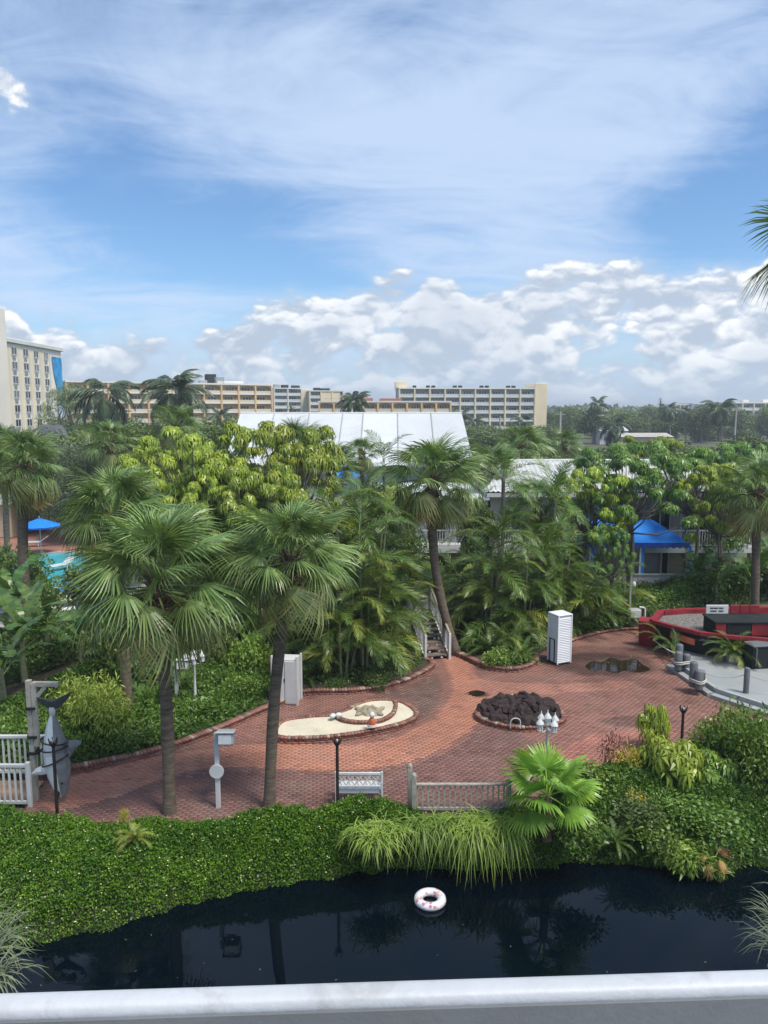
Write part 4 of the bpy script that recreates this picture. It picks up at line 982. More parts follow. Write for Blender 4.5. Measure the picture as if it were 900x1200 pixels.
def villa():
    Y = 48.0; t = thing('two_storey_building', 'two-storey building with white barrel-tile roof behind the palms', 'building', (0, Y, 0))
    g = lambda px, py, dy=0.0: at(px, py, Y + dy) - Vector((0, Y, 0))
    xa, xb = g(566, 577).x, g(872, 577).x; ze = g(600, 578, -.9).z; zr = g(640, 541, 4.0).z
    tile_roof('roof_tiles', t, xa, xb, -.9, 4.0, ze, zr, 1.9, 3.2)
    m_ = MB(); m_.add([(xa, -.9, ze), (xa + 1.9, 4, zr), (xa, 9, ze)], [(0, 1, 2)]); m_.add([(xb, -.9, ze), (xb, 9, ze), (xb - 3.2, 4, zr)], [(0, 1, 2)]); m_.add([(xa, 9, ze), (xa + 1.9, 4, zr), (xb - 3.2, 4, zr), (xb, 9, ze)], [(0, 1, 2, 3)]); m_.obj('roof', M['tile'], t)
    m_ = MB(); m_.tube([(xa + 1.9, 4, zr + .06), (xb - 3.2, 4, zr + .06)], .12, 8); m_.obj('ridge_cap', M['tile'], t)
    MB().box(((xa + xb) / 2, -.95, ze - .12), (xb - xa + .05, .12, .22)).obj('fascia', M['white'], t)
    MB().box(((xa + xb) / 2, 4.2, ze / 2), (xb - xa - 1.0, 8.4, ze - .1)).obj('wall', M['grey_wall'], t)
    # lower white wing to the left
    xl = g(445, 600).x; zd = g(520, 641, -1.6).z
    MB().box(((xl + xa) / 2 + .2, 4.0, 2.45), (xa - xl + .3, 7.6, 4.9)).obj('wall', M['white_wall'], t)
    MB().box(((xl + xa) / 2, 3.6, 5.0), (xa - xl + .6, 9.2, .24), bev=.04).obj('roof', M['white_roof'], t)
    # upper gallery along the whole front
    MB().box(((xl + xb) / 2, -.95, zd - .15), (xb - xl, 1.8, .34)).obj('balcony_deck', M['white'], t)
    MB().box(((xl + xb) / 2, -.02, zd / 2 - .2), (xb - xl - .4, .1, zd - .4)).obj('wall', M['tan_wall'], t)
    m_ = MB()
    m_.box(((xl + xb) / 2, -1.78, zd + 1.05), (xb - xl, .09, .08)); m_.box(((xl + xb) / 2, -1.78, zd + .14), (xb - xl, .07, .07))
    x = xl
    while x < xb: m_.box((x, -1.78, zd + .6), (.045, .045, .88)); x += .16
    m_.obj('balustrade', M['white'], t)
    x = xl + .1
    while x < xb:
        MB().box((x, -1.72, zd / 2 - .15), (.13, .13, zd - .3)).obj('post', M['white'], t)
        if x > xa: MB().box((x, -.88, (zd + ze) / 2), (.12, .12, ze - zd - .2)).obj('post', M['white'], t)
        x += 3.1
    x = xl + 1.2; k = 0
    while x < xb - 1:
        for z, mm in ((zd + 1.15, 1.9), (1.15, 2.0)):
            w = MB().box((x, -.11 if z < 3 else (-.06 if x > xa else .14), z), (1.2, .1, mm)).obj('window' if k % 3 else 'door', M['glass'], t)
            f = MB()
            for sx in (-.63, 0, .63): f.box((x + sx, -.17 if z < 3 else (-.12 if x > xa else .08), z), (.07, .06, mm + .1))
            for sz in (-.5, .5): f.box((x, -.175 if z < 3 else (-.125 if x > xa else .075), z + sz * (mm + .06)), (1.34, .06, .07))
            f.obj('frame', M['white'], w)
        k += 1; x += 2.35
villa()
def pavilion():
    Y = 43.5; t = thing('pavilion', 'open pavilion with bright blue awning roof and low white fence', 'pavilion', (0, Y, 0))
    g = lambda px, py, dy=0.0: at(px, py, Y + dy) - Vector((0, Y, 0))
    xa, xb = g(676, 637).x, g(808, 637).x; ze = g(740, 636).z; zr = ze + 1.05; D_ = 4.0
    e = [Vector((xa, 0, ze)), Vector((xb, 0, ze)), Vector((xb, D_, ze)), Vector((xa, D_, ze))]; ra, rb = Vector((xa + 1.0, 2.0, zr)), Vector((xb - 1.5, 2.0, zr))
    m_ = MB(); n = 9
    for i in range(n):
        u0, u1 = i / n, (i + 1) / n; sg = .06
        m_.quad(e[0].lerp(e[1], u0), e[0].lerp(e[1], u1), ra.lerp(rb, u1), ra.lerp(rb, u0))
    m_.add([e[1], e[2], rb], [(0, 1, 2)]); m_.add([e[3], e[0], ra], [(0, 1, 2)]); m_.quad(e[2], e[3], ra, rb); m_.obj('awning', M['blue_cloth'], t)
    m_ = MB(); n = int((xb - xa) / .35)
    for i in range(n):
        x0 = xa + (xb - xa) * i / n; x1 = xa + (xb - xa) * (i + 1) / n; h = .34
        m_.add([(x0, -.02, ze), (x1, -.02, ze), (x1, -.02, ze - h * .75), ((x0 + x1) / 2, -.02, ze - h), (x0, -.02, ze - h * .75)], [(0, 4, 3, 2, 1)])
    m_.quad((xb + .02, 0, ze), (xb + .02, 0, ze - .3), (xb + .02, D_, ze - .3), (xb + .02, D_, ze)); m_.obj('valance', M['blue_paint'], t)
    for px in (692, 751, 806):
        x = g(px, 650).x; MB().box((x, .12, ze / 2), (.10, .10, ze)).obj('post', M['white'], t); MB().box((x + .16, .16, ze / 2 - .1), (.18, .06, ze - .2)).obj('drape', M['blue_cloth'], t)
    for x in (xa + .2, xb - .2): MB().box((x, D_ - .2, ze / 2), (.10, .10, ze)).obj('post', M['white'], t)
    m_ = MB(); x = xa + .1; xe = g(802, 650).x
    while x < xe: m_.box((x, .10, .52), (.19, .03, .92)); x += .2
    m_.box(((xa + xe) / 2, .06, 1.0), (xe - xa, .06, .08)); m_.obj('fence_boards', M['white'], t)
    MB().box(((xa + xb) / 2, D_ - .05, 1.4), (xb - xa - .3, .08, 2.6)).obj('back_screen', M['grey_paint'], t)
pavilion()
# low roofs glimpsed between the far trees
def shed(px0, px1, py, Y, zh, roof, label, depth=9, rise=1.0, wall='white_wall', ang=0):
    a, b = at(px0, py, Y), at(px1, py, Y); w = b.x - a.x; t = thing('low_building', label, 'building', ((a.x + b.x) / 2, Y, 0), ang); z = a.z
    MB().box((0, depth / 2, (z - rise) / 2), (w - .4, depth - .4, z - rise - .05)).obj('wall', M[wall], t)
    m_ = MB(); m_.add([(-w / 2, -.3, z - rise), (w / 2, -.3, z - rise), (w / 2, depth / 2, z), (-w / 2, depth / 2, z), (w / 2, depth + .3, z - rise), (-w / 2, depth + .3, z - rise)], [(0, 1, 2, 3), (3, 2, 4, 5), (1, 4, 2), (0, 3, 5), (0, 5, 4, 1)]); m_.obj('roof', M[roof], t)
    wm = MB().box((0, 0, 0), (1.4, .12, 1.2)).mesh('window', M['glass']); n = max(1, int(w / 4))
    for i in range(n): inst('window', wm, t, T(-w / 2 + (i + .5) * w / n, .17, 1.7))
shed(703, 737, 500, 228, 4, 'white_roof', 'white metal shed roof between the trees left of the lone pine', 10, 1.2)
shed(578, 640, 501, 240, 4, 'white_roof', 'long low white roof in front of the wide apartment block', 12, .8, 'tan_wall')
shed(560, 600, 512, 165, 4, 'white_roof', 'short white roof right of the hall gable', 8, .8, 'tan_wall')
shed(150, 260, 508, 180, 4, 'white_roof', 'low white roof glimpsed behind the yellow-green umbrella trees', 9, .7)
shed(105, 128, 533, 95, 3, 'white_roof', 'small white roof among palms left of the umbrella trees', 5, .6)
shed(-60, 12, 568, 62, 3, 'concrete', 'tan sloped roof at the left edge behind the sabal palm', 9, 1.6, 'tan_wall')
shed(728, 790, 508, 180, 4, 'concrete', 'tan low building right of the white shed among trees', 10, .8, 'tan_wall')
shed(760, 800, 532, 98, 4, 'slate', 'grey roof corner behind the umbrella tree', 7, 1.0, 'grey_wall')

# parking lot and pool terrace
mb = MB(); mb.quad((at(560, 530, 150).x, 115, -.052), (at(900, 530, 150).x + 30, 115, -.052), (120, 185, -.052), (20, 185, -.052)); tag(mb.obj('parking_lot', M['asphalt']), 'grey parking lot behind the hall', None, None, 'structure')
def car(px, Y, mat, label, rz=0.0):
    p = at(px, 500, Y); t = thing('parked_car', label, 'car', (p.x, Y, -.05), rz, 'cars parked beyond the hall')
    m_ = MB(); prof = [(-2.2, .35), (-2.25, .8), (-1.9, .95), (2.0, .98), (2.2, .75), (2.2, .35)]
    m_.add([(x, s * .88, z) for s in (-1, 1) for x, z in prof], [tuple(range(6)), tuple(range(11, 5, -1))] + [(i, 6 + i, 6 + (i + 1) % 6, (i + 1) % 6) for i in range(6)]); m_.obj('body', M[mat], t)
    m_ = MB(); c = [(-1.2, .97), (-.7, 1.48), (.9, 1.5), (1.6, .97)]
    m_.add([(x, s * .74, z) for s in (-1, 1) for x, z in c], [tuple(range(4)), tuple(range(7, 3, -1))] + [(i, 4 + i, 4 + (i + 1) % 4, (i + 1) % 4) for i in range(4)]); m_.obj('cabin', M['glass'], t)
    MB().box((.1, 0, 1.51), (1.5, 1.3, .05), bev=.02).obj('roof', M[mat], t)
    wm = MB().tube([(0, -.1, 0), (0, .1, 0)], .33, 12).mesh('wheel', M['black'])
    for x in (-1.35, 1.35):
        for y in (-.82, .82): inst('wheel', wm, t, T(x, y, .33))
for i, (px, Y, m_, lb) in enumerate(((592, 150, 'car_white', 'white car parked behind the hall gable, first of the row'), (603, 152, 'car_dark', 'dark car parked in the row right of the white cars'), (690, 112, 'car_white', 'white car in the gap above the villa roof'), (765, 118, 'car_dark', 'dark car between trees near the tan building'), (757, 122, 'car_red', 'red car between trees near the tan building'), (222, 118, 'car_red', 'red car in front of the ochre block'))): car(px, Y, m_, lb, .2 * i)

def pool_area():
    m_ = MB(); m_.prism([(-60, 47), (-60, 76), (-14, 76), (-20, 47)], -.055, -.03); tag(m_.obj('pool_terrace', M['terra']), 'terracotta paved terrace round the swimming pool', None, None, 'structure')
    m_ = MB(); rim = smooth_line([(-27, 45), (-22, 43.5), (-17.5, 45), (-17, 49), (-19, 54), (-24, 55.5), (-28, 51)], 8, True)
    m_.prism(rim, -.05, -.02); tag(m_.obj('pool_water', M['pool']), 'turquoise swimming pool water seen through the palm fronds', None, None, 'structure')
    m_ = MB(); n = len(rim); cx = sum(p[0] for p in rim) / n; cy = sum(p[1] for p in rim) / n
    for i in range(n):
        a, b = rim[i], rim[(i + 1) % n]; m_.bar((a[0], a[1], .02), (b[0], b[1], .02), .45, .12)
    tag(m_.obj('pool_kerb', M['concrete']), 'pale concrete edge of the swimming pool', None, None, 'structure')
    m_ = MB(); m_.prism([(-44, 34), (-44, 46.8), (-14, 46.8), (-13, 38), (-18, 33)], -.054, -.04); tag(m_.obj('pool_deck', M['concrete']), 'pale concrete deck beside the pool', None, None, 'structure')
pool_area()
def parasol(px, py, Y, label, r=1.5, name='parasol', z0=0.0):
    p = at(px, py, Y); t = thing(name, label, 'parasol', (p.x, Y, z0)); z = p.z - z0
    MB().tube([(0, 0, 0), (0, 0, z - .1)], .03, 8).obj('pole', M['white'], t)
    m_ = MB(); n = 8; pts = [(r * math.cos(i * math.pi / 4), r * math.sin(i * math.pi / 4), z - .55) for i in range(n)]
    for i in range(n): m_.add([(0, 0, z), pts[i], pts[(i + 1) % n]], [(0, 1, 2)]); 
    m_.obj('canopy', M['blue_cloth'], t)
    m_ = MB()
    for i in range(n): a, b = pts[i], pts[(i + 1) % n]; m_.quad(a, (a[0], a[1], a[2] - .12), (b[0], b[1], b[2] - .12), b)
    m_.obj('valance', M['blue_paint'], t); MB().lathe([(.02, z - .02), (.05, z + .04), (.03, z + .12), (.01, z + .16)], n=8).obj('finial', M['white'], t)
    MB().lathe([(.28, 0), (.28, .06), (.06, .1)], n=12).obj('base', M['concrete'], t)
parasol(46, 607, 55, 'open blue parasol on the terracotta terrace beyond the pool'); parasol(405, 550, 62, 'blue parasol glimpsed under the hall eaves', 1.5)
def lounger(px, py, label, rz, mat='white'):
    p = gnd(px, py); t = thing('sun_lounger', label, 'sun lounger', p, rz, 'loungers by the pool')
    m_ = MB(); m_.box((0, 0, .33), (1.2, .62, .06), bev=.02); m_.obj('bed', M[mat], t)
    m_ = MB(); m_.bar((.6, 0, .35), (1.15, 0, .75), .62, .06); m_.obj('backrest', M[mat], t)
    lg = MB().box((0, 0, .15), (.05, .05, .3)).mesh('leg', M['white'])
    for x in (-.5, .5):
        for y in (-.26, .26): inst('leg', lg, t, T(x, y, 0))
for i, (px, py, rz, m_) in enumerate(((12, 628, .4, 'white'), (68, 668, 1.0, 'white'), (72, 698, 1.3, 'blue_cloth'), (38, 640, .2, 'white'), (10, 722, .7, 'white'), (24, 705, .5, 'white'), (88, 735, 2.2, 'white'))):
    lounger(px, py, ['white lounger left of the blue parasol', 'white lounger at the turquoise pool edge', 'blue lounger just below the turquoise pool', 'white lounger under the blue parasol', 'lowest white lounger among banana leaves at the left edge', 'white lounger above the banana leaves at the left', 'white lounger below the big sabal crown'][i], rz, m_)
# utility poles
for i, (px, y0, y1, Y) in enumerate(((657, 482, 506, 130), (863, 478, 520, 150), (586, 488, 512, 160))):
    p = at(px, y0, Y); t = thing('utility_pole', ['pale utility pole among trees right of the yellow end wall', 'pale utility pole in front of the far white block', 'thin lamp pole in front of the wide apartment block'][i], 'pole', (p.x, Y, 0))
    MB().tube([(0, 0, 0), (0, 0, p.z)], [.22, .15], 8).obj('shaft', M['concrete'], t); MB().box((0, 0, p.z - .5), (1.8, .12, .12)).obj('crossarm', M['wood_grey'], t)

# ------------------------------------------------------------------ balcony the picture is taken from
def balcony():
    t = thing('balcony_railing', 'white rounded balcony rail with grey panel below, along the bottom edge', 'railing', (0, 0, 0))
    a = gnd(-1, 1160, H - .55); b = gnd(901, 1132, H - .55); d = (b - a).normalized(); a2 = a - d * 2.4; b2 = b + d * 2.4
    n = Vector((-d.y, d.x, 0)); prof = []; w, h = .0245, .019        # far edge runs through a-b
    for k in range(14):
        q = 2 * math.pi * k / 14; c, s = math.cos(q), math.sin(q); prof.append((math.copysign(abs(c) ** .6, c) * w / 2 - w / 2, math.copysign(abs(s) ** .6, s) * h / 2 - h / 2))
    m_ = MB(); N = len(prof); segs = 12; vs = []; fs = []
    for i in range(segs + 1):
        p = a2.lerp(b2, i / segs)
        for u, v in prof: vs.append(p + n * u + Vector((0, 0, v)))
    for i in range(segs):
        for k in range(N): fs.append((i * N + k, i * N + (k + 1) % N, (i + 1) * N + (k + 1) % N, (i + 1) * N + k))
    m_.add(vs, fs, True); m_.add(vs[:N], [tuple(range(N - 1, -1, -1))]); m_.add(vs[-N:], [tuple(range(N))]); m_.obj('top_rail', M['rail'], t)
    m_ = MB(); o = n * -.0125
    m_.bar(a2 + o + Vector((0, 0, -.012 - .5)), b2 + o + Vector((0, 0, -.012 - .5)), .03, 1.0); m_.obj('panel', M['panel'], t)
    m_ = MB(); m_.box((0, -.6, H - .55 - 1.12), (8, 2.6, .16)); o = m_.obj('balcony_floor', M['concrete']); tag(o, 'concrete floor slab of the balcony', None, None, 'structure')
balcony()

# ------------------------------------------------------------------ swim ring
def ring():
    p = gnd(504, 1057, WATER_Z); t = thing('swim_ring', 'white and pink patterned swim ring floating on the lagoon', 'swim ring', (p.x, p.y, WATER_Z + .07))
    R0, r0 = .275, .105; nu, nv = 40, 14
    m_ = MB(); cols = [0, 1, 0, 2, 0, 1, 0, 1]
    vs = [((R0 + r0 * (1 + .05 * math.cos(8 * u)) * math.cos(v)) * math.cos(u), (R0 + r0 * math.cos(v)) * math.sin(u), r0 * .92 * math.sin(v)) for u in [2 * math.pi * i / nu for i in range(nu)] for v in [2 * math.pi * k / nv for k in range(nv)]]
    m_.add(vs, [(i * nv + k, ((i + 1) % nu) * nv + k, ((i + 1) % nu) * nv + (k + 1) % nv, i * nv + (k + 1) % nv) for i in range(nu) for k in range(nv)], True)
    mm, tt, out = new_mat('swim_ring_print'); b = tt.new('ShaderNodeBsdfPrincipled'); tt.l.new(b.outputs[0], out.inputs[0]); tc = tt.new('ShaderNodeTexCoord').outputs['Object']
    vo = tt.new('ShaderNodeTexVoronoi'); tt.l.new(tc, vo.inputs['Vector']); vo.inputs['Scale'].default_value = 11
    c = tt.mix(tt.ss(vo.outputs['Distance'], .50, .40), (.80, .80, .80), (.62, .22, .30)); c = tt.mix(tt.ss(tt.noise(tc, 9, 2), .58, .62), c, (.70, .56, .40)); c = tt.mix(tt.ss(tt.noise(tc, 3, 2), .46, .56), c, (.80, .80, .81))
    tt.put(b.inputs['Base Color'], c); b.inputs['Roughness'].default_value = .3
    m_.obj('tube', mm, t, RZ(.4)); MB().tube([(R0, 0, r0 * .85), (R0, 0, r0 * 1.15)], .014, 8).obj('valve', M['plastic'], t)
ring()

# ------------------------------------------------------------------ sand bed with brick kerb, props in it
def sand_bed():
    t = thing('sand_bed', 'pale sand bed with low brick kerb in the middle of the plaza', 'sand bed')
    out = smooth_line(poly_px([(322, 864), (332, 851), (362, 846), (398, 843), (416, 832), (438, 826), (466, 827), (484, 836), (487, 845), (470, 854), (430, 863), (388, 869), (350, 871), (328, 870)]), 6, True)
    kerb('kerb_bricks', out + [out[0]], .22, .16, t, seed=11); m_ = MB(); m_.prism(out, -.01, .17); m_.obj('sand', M['sand'], t)
    inn = smooth_line(poly_px([(392, 843), (404, 849), (424, 851), (446, 849), (460, 841), (464, 831), (462, 826)], .1), 6); kerb('inner_kerb', inn, .17, .14, t, seed=12, z0=.12)
    m_ = MB(); m_.prism(inn + poly_px([(438, 828), (416, 834)], .1), .1, .225); m_.obj('sand', M['sand'], t)
    p = gnd(433, 834, .25); k = thing('turtle_mound', 'rough brown turtle-shaped mound on the sand', 'mound', (p.x, p.y, .22)); k.scale = (.72, .72, .7)
    r_ = random.Random(4); m_ = MB(); n = 18; prof = []
    vs = [(0, 0, .34)]; fs = []
    for ring_, (rr, zz) in enumerate(((.2, .30), (.38, .16), (.5, 0))):
        for i in range(n): q = 2 * math.pi * i / n; f = r_.uniform(.85, 1.12); vs.append((rr * 1.35 * f * math.cos(q), rr * f * math.sin(q), zz * r_.uniform(.8, 1.2)))
    fs += [(0, 1 + i, 1 + (i + 1) % n) for i in range(n)]
    for g in range(2): fs += [(1 + g * n + i, 1 + g * n + n + i, 1 + g * n + n + (i + 1) % n, 1 + g * n + (i + 1) % n) for i in range(n)]
    m_.add(vs, fs); m_.obj('shell', M['rail_wood'], k)
    for (x, y, a) in ((.5, -.35, -.6), (-.5, -.35, -2.4), (.55, .3, .6), (-.55, .3, 2.5)): MB().lathe([(.02, -.2), (.10, -.08), (.11, .06), (.03, .2)], n=8, M=T(x, y, .06) @ RZ(a) @ RY(R(80))).obj('flipper', M['rail_wood'], k)
    p = gnd(436, 850, .34); f = thing('garden_figure', 'small white and orange garden figure on the inner brick kerb', 'figurine', (p.x, p.y, .33))
    MB().lathe([(.11, 0), (.13, .1), (.10, .22), (.05, .28)], n=10).obj('body', M['orange_sign'], f); MB().lathe([(.03, .27), (.09, .32), (.10, .38), (.05, .45), (.01, .47)], n=10).obj('head', M['white'], f); MB().lathe([(.16, -.01), (.15, .05)], n=10).obj('base', M['white'], f)
    for i, (px, py) in enumerate(((397, 840), (390, 841))):
        p = gnd(px, py, .26); m_ = MB(); m_.lathe([(.03, 0), (.09, .03), (.10, .09), (.05, .14), (.01, .15)], n=9, M=T(p.x, p.y, .255) @ RZ(i) @ SC(1.3, 1, 1)); tag(m_.obj('pale_stone', M['white']), ['larger pale stone on the sand bed kerb at the inner corner', 'smaller pale stone on the sand bed kerb near the palm trunk'][i], 'stone')
sand_bed()
def lava_bed():
    t = thing('lava_rock_bed', 'dark lava rock bed with brick kerb on the plaza', 'rock bed')
    out = smooth_line(poly_px([(560, 843), (565, 831), (585, 822), (612, 819), (640, 826), (655, 838), (660, 848), (640, 855), (610, 857), (580, 852)]), 6, True)
    kerb('kerb_bricks', out + [out[0]], .19, .17, t, seed=13); m_ = MB(); m_.prism(out, -.01, .12); m_.obj('soil', M['soil'], t)
    r_ = random.Random(6); meshes = []
    import bmesh
    for k in range(6):
        bm = bmesh.new(); bmesh.ops.create_icosphere(bm, subdivisions=2, radius=1)
        for v in bm.verts:
            nz = mnoise.noise(v.co * 1.7 + Vector((k * 5, 0, 0))) * .45 + mnoise.noise(v.co * 4 + Vector((0, k, 3))) * .22; v.co *= 1 + nz
        me = bpy.data.meshes.new('lava_rock'); bm.to_mesh(me); bm.free(); me.materials.append(M['lava']); meshes.append(me)
    P = np.array(out); c = P.mean(0); n = 0; cand = rng.uniform(P.min(0), P.max(0), (900, 2)); shr = [tuple(c + (np.array(q) - c) * .90) for q in out]
    cand = cand[inside(cand, shr)]; pts = []
    for q in cand:
        if all((q[0] - a) ** 2 + (q[1] - b) ** 2 > .20 ** 2 for a, b in pts): pts.append(tuple(q))
    for x, y in pts[:150]:
        e = 1 - ((x - c[0]) / 1.9) ** 2 - ((y - c[1]) / 1.0) ** 2; hgt = .12 + .17 * max(0, e); s = r_.uniform(.13, .26)
        inst('lava_rock', r_.choice(meshes), t, T(x, y, hgt + r_.uniform(-.04, .10)) @ Euler((r_.uniform(0, 6), r_.uniform(0, 6), r_.uniform(0, 6))).to_matrix().to_4x4() @ SC(s * 1.15, s, s * .85))
    p = gnd(604, 853, .2); m_ = MB(); m_.tube([(-.16, 0, 0)] + [(-.16 * math.cos(q), 0, .22 + .13 * math.sin(q)) for q in [i * math.pi / 8 for i in range(9)]] + [(.16, 0, 0)], .018, 6); o = m_.obj('wire_hoop', M['white'], None, T(p.x, p.y, .18)); tag(o, 'small white hoop standing at the front of the lava rock bed', 'hoop')
lava_bed()

# ------------------------------------------------------------------ bench
def bench():
    p = gnd(421, 939); t = thing('park_bench', 'white wooden bench with lattice back facing the sand bed', 'bench', (p.x, p.y, 0), R(0)); w = 1.22
    W = M['white']
    for x in (-w / 2, w / 2):
        MB().box((x, -.22, .48), (.055, .055, .96), bev=.008).obj('leg', W, t); MB().box((x, .26, .32), (.055, .055, .64), bev=.008).obj('leg', W, t)
        MB().box((x, .02, .64), (.06, .54, .04), bev=.008).obj('armrest', W, t)
    for k in range(5): MB().box((0, -.14 + .1 * k, .43), (w - .06, .085, .025), bev=.005).obj('slat', W, t)
    MB().box((0, -.18, .38), (w - .06, .03, .09)).obj('apron', W, t); MB().box((0, .27, .38), (w - .06, .03, .09)).obj('apron', W, t)
    MB().box((0, -.22, .90), (w - .05, .045, .07), bev=.008).obj('top_rail', W, t); MB().box((0, -.22, .55), (w - .05, .045, .06), bev=.008).obj('lower_rail', W, t)
    n = 5; x0 = -w / 2 + .05; dx = (w - .1) / n
    for k in range(n):
        a, b = x0 + k * dx, x0 + (k + 1) * dx
        for q in ((.58, .87), (.87, .58)): MB().bar((a, -.22 + (.004 if q[0] > .6 else -.004), q[0]), (b, -.22 + (.004 if q[0] > .6 else -.004), q[1]), .02, .028).obj('lattice_bar', W, t)
        MB().bar(((a + b) / 2, -.222, .58), (a + .02, -.222, .725), .018, .024).obj('lattice_bar', W, t); MB().bar(((a + b) / 2, -.222, .87), (b - .02, -.222, .725), .018, .024).obj('lattice_bar', W, t)
bench()

# ------------------------------------------------------------------ posts and lamps
def torch(px, pyt, Y, label, lit=False):
    p = at(px, pyt, Y); t = thing('torch_post', label, 'lamp post', (p.x, Y, 0), 0, 'black torch posts'); z = p.z
    MB().tube([(0, 0, -.4), (0, 0, z - .16)], [.045, .04], 10).obj('post', M['black'], t)
    MB().lathe([(.045, z - .18), (.075, z - .14), (.10, z - .08), (.10, z - .06)], n=12).obj('cup', M['black'], t)
    pr = MB().bar((0, 0, 0), (.03, 0, .12), .022, .022).mesh('prong', M['black'])
    for k in range(6): inst('prong', pr, t, RZ(k * math.pi / 3) @ T(.09, 0, z - .09))
    MB().lathe([(.035, z - .08), (.04, z - .04), (.025, z - .01), (.005, z)], n=8).obj('burner', M['silver'], t)
torch(62, 867, 18.6, 'black torch post in front of the hanging shark'); torch(395, 866, 18.9, 'black torch post standing at the end of the white bench'); torch(801, 829, 21.6, 'black torch post among shrubs in front of the grey stage')
def flood(px, pyb, Y, z, label, hw=.26, face=0.0, disc=True, arm=1, name='floodlight_post'):
    p = at(px, pyb, Y); t = thing(name, label, 'light', (p.x, Y, 0), face)
    MB().box((0, 0, z / 2 - .1), (.12, .12, z + .2), bev=.012).obj('post', M['white'], t)
    b = MB(); b.box((0, 0, 0), (.42, .34, .32), bev=.03); h = b.obj('lamp_housing', M['grey_paint'], t, T(arm * .27, -.04, z - .13) @ RX(-.15))
    MB().box((0, -.185, 0), (.34, .02, .25)).obj('lens', M['lamp_glass'], h); MB().box((0, -.05, .18), (.48, .38, .03), bev=.01).obj('hood', M['white'], h)
    if disc: MB().tube([(0, -.07, z * .5), (0, -.11, z * .5)], .19, 20).obj('disc', M['white'], t)
flood(256, 945, 19.2, at(256, 858, 19.2).z, 'pale floodlight post with round disc between the two sabal trunks')
flood(206, 782, 26.0, at(206, 774, 26).z, 'small floodlight beside the trunk of the large sabal palm', disc=False); 
def flood_arm():
    p = gnd(748, 737); t = thing('floodlight_bracket', 'grey floodlight box on a white hooked arm beside the red boat', 'light', (p.x, p.y, 0)); z = at(748, 712, p.y).z
    MB().tube([(.28, 0, 0), (.28, 0, z - .1), (.22, 0, z), (.0, 0, z + .02)], .05, 8).obj('arm', M['white'], t); b = MB().box((0, 0, 0), (.55, .4, .42), bev=.04).obj('lamp_housing', M['grey_paint'], t, T(-.25, -.1, z - .24)); MB().box((0, -.21, 0), (.46, .03, .32)).obj('lens', M['lamp_glass'], b)
flood_arm()
def lantern(px, pyt, Y, label, arms=4, rot=.5):
    p = at(px, pyt, Y); z = p.z; t = thing('lantern_post', label, 'lamp post', (p.x, Y, 0), rot, 'white lantern posts'); W = M['white']
    MB().lathe([(.13, 0), (.13, .12), (.09, .16), (.11, .3), (.07, .42), (.05, .5), (.04, z - .45), (.055, z - .42), (.035, z - .35), (.03, z - .1)], n=10).obj('post', W, t)
    def head(M_, top):
        b = MB().lathe([(.035, -.02), (.085, .0), (.09, .02)], n=8, M=M_).obj('lantern', W, t)
        MB().lathe([(.075, .02), (.085, .2)], n=8, M=M_, sm=False).obj('glass', M['lamp_glass'], b); MB().lathe([(.115, .2), (.10, .24), (.04, .32), (.015, .36), (.012, .42)], n=8, M=M_).obj('cap', W, b)
        m_ = MB()
        for k in range(4): q = k * math.pi / 2; m_.bar((.083 * math.cos(q), .083 * math.sin(q), .02), (.092 * math.cos(q), .092 * math.sin(q), .2), .014, .014)
        m_.v = [tuple(M_ @ Vector(v)) for v in m_.v]; m_.obj('bars', W, b)
    for k in range(arms):
        q = k * 2 * math.pi / arms; c, s = math.cos(q), math.sin(q)
        MB().tube([(0, 0, z - .42), (.14 * c, .14 * s, z - .50), (.25 * c, .25 * s, z - .44), (.27 * c, .27 * s, z - .40)], .016, 6).obj('arm', W, t); head(T(.27 * c, .27 * s, z - .42), z)
    head(T(0, 0, z - .30), z)
lantern(642, 837, 20.4, 'white multi-lantern post in front of the lava rock bed'); lantern(227, 762, 26.0, 'white multi-lantern post in the planting bed left of the white cabinet', 4, .2)
p = gnd(737, 733); t = thing('pale_pole', 'slim pale pole behind the puddle with rope tied to it', 'pole', p)
MB().lathe([(.12, 0), (.11, .08), (.06, .12), (.05, .3), (.045, 2.5), (.06, 2.52), (.02, 2.6)], n=10).obj('shaft', M['white'], t); MB().lathe([(.03, 0), (.10, .05), (.10, .22), (.03, .3)], c=(.16, 0, 1.9), n=8).obj('lantern', M['white'], t); MB().tube([(.04, 0, 1.85), (.16, 0, 1.9)], .015, 6).obj('arm', M['white'], t)

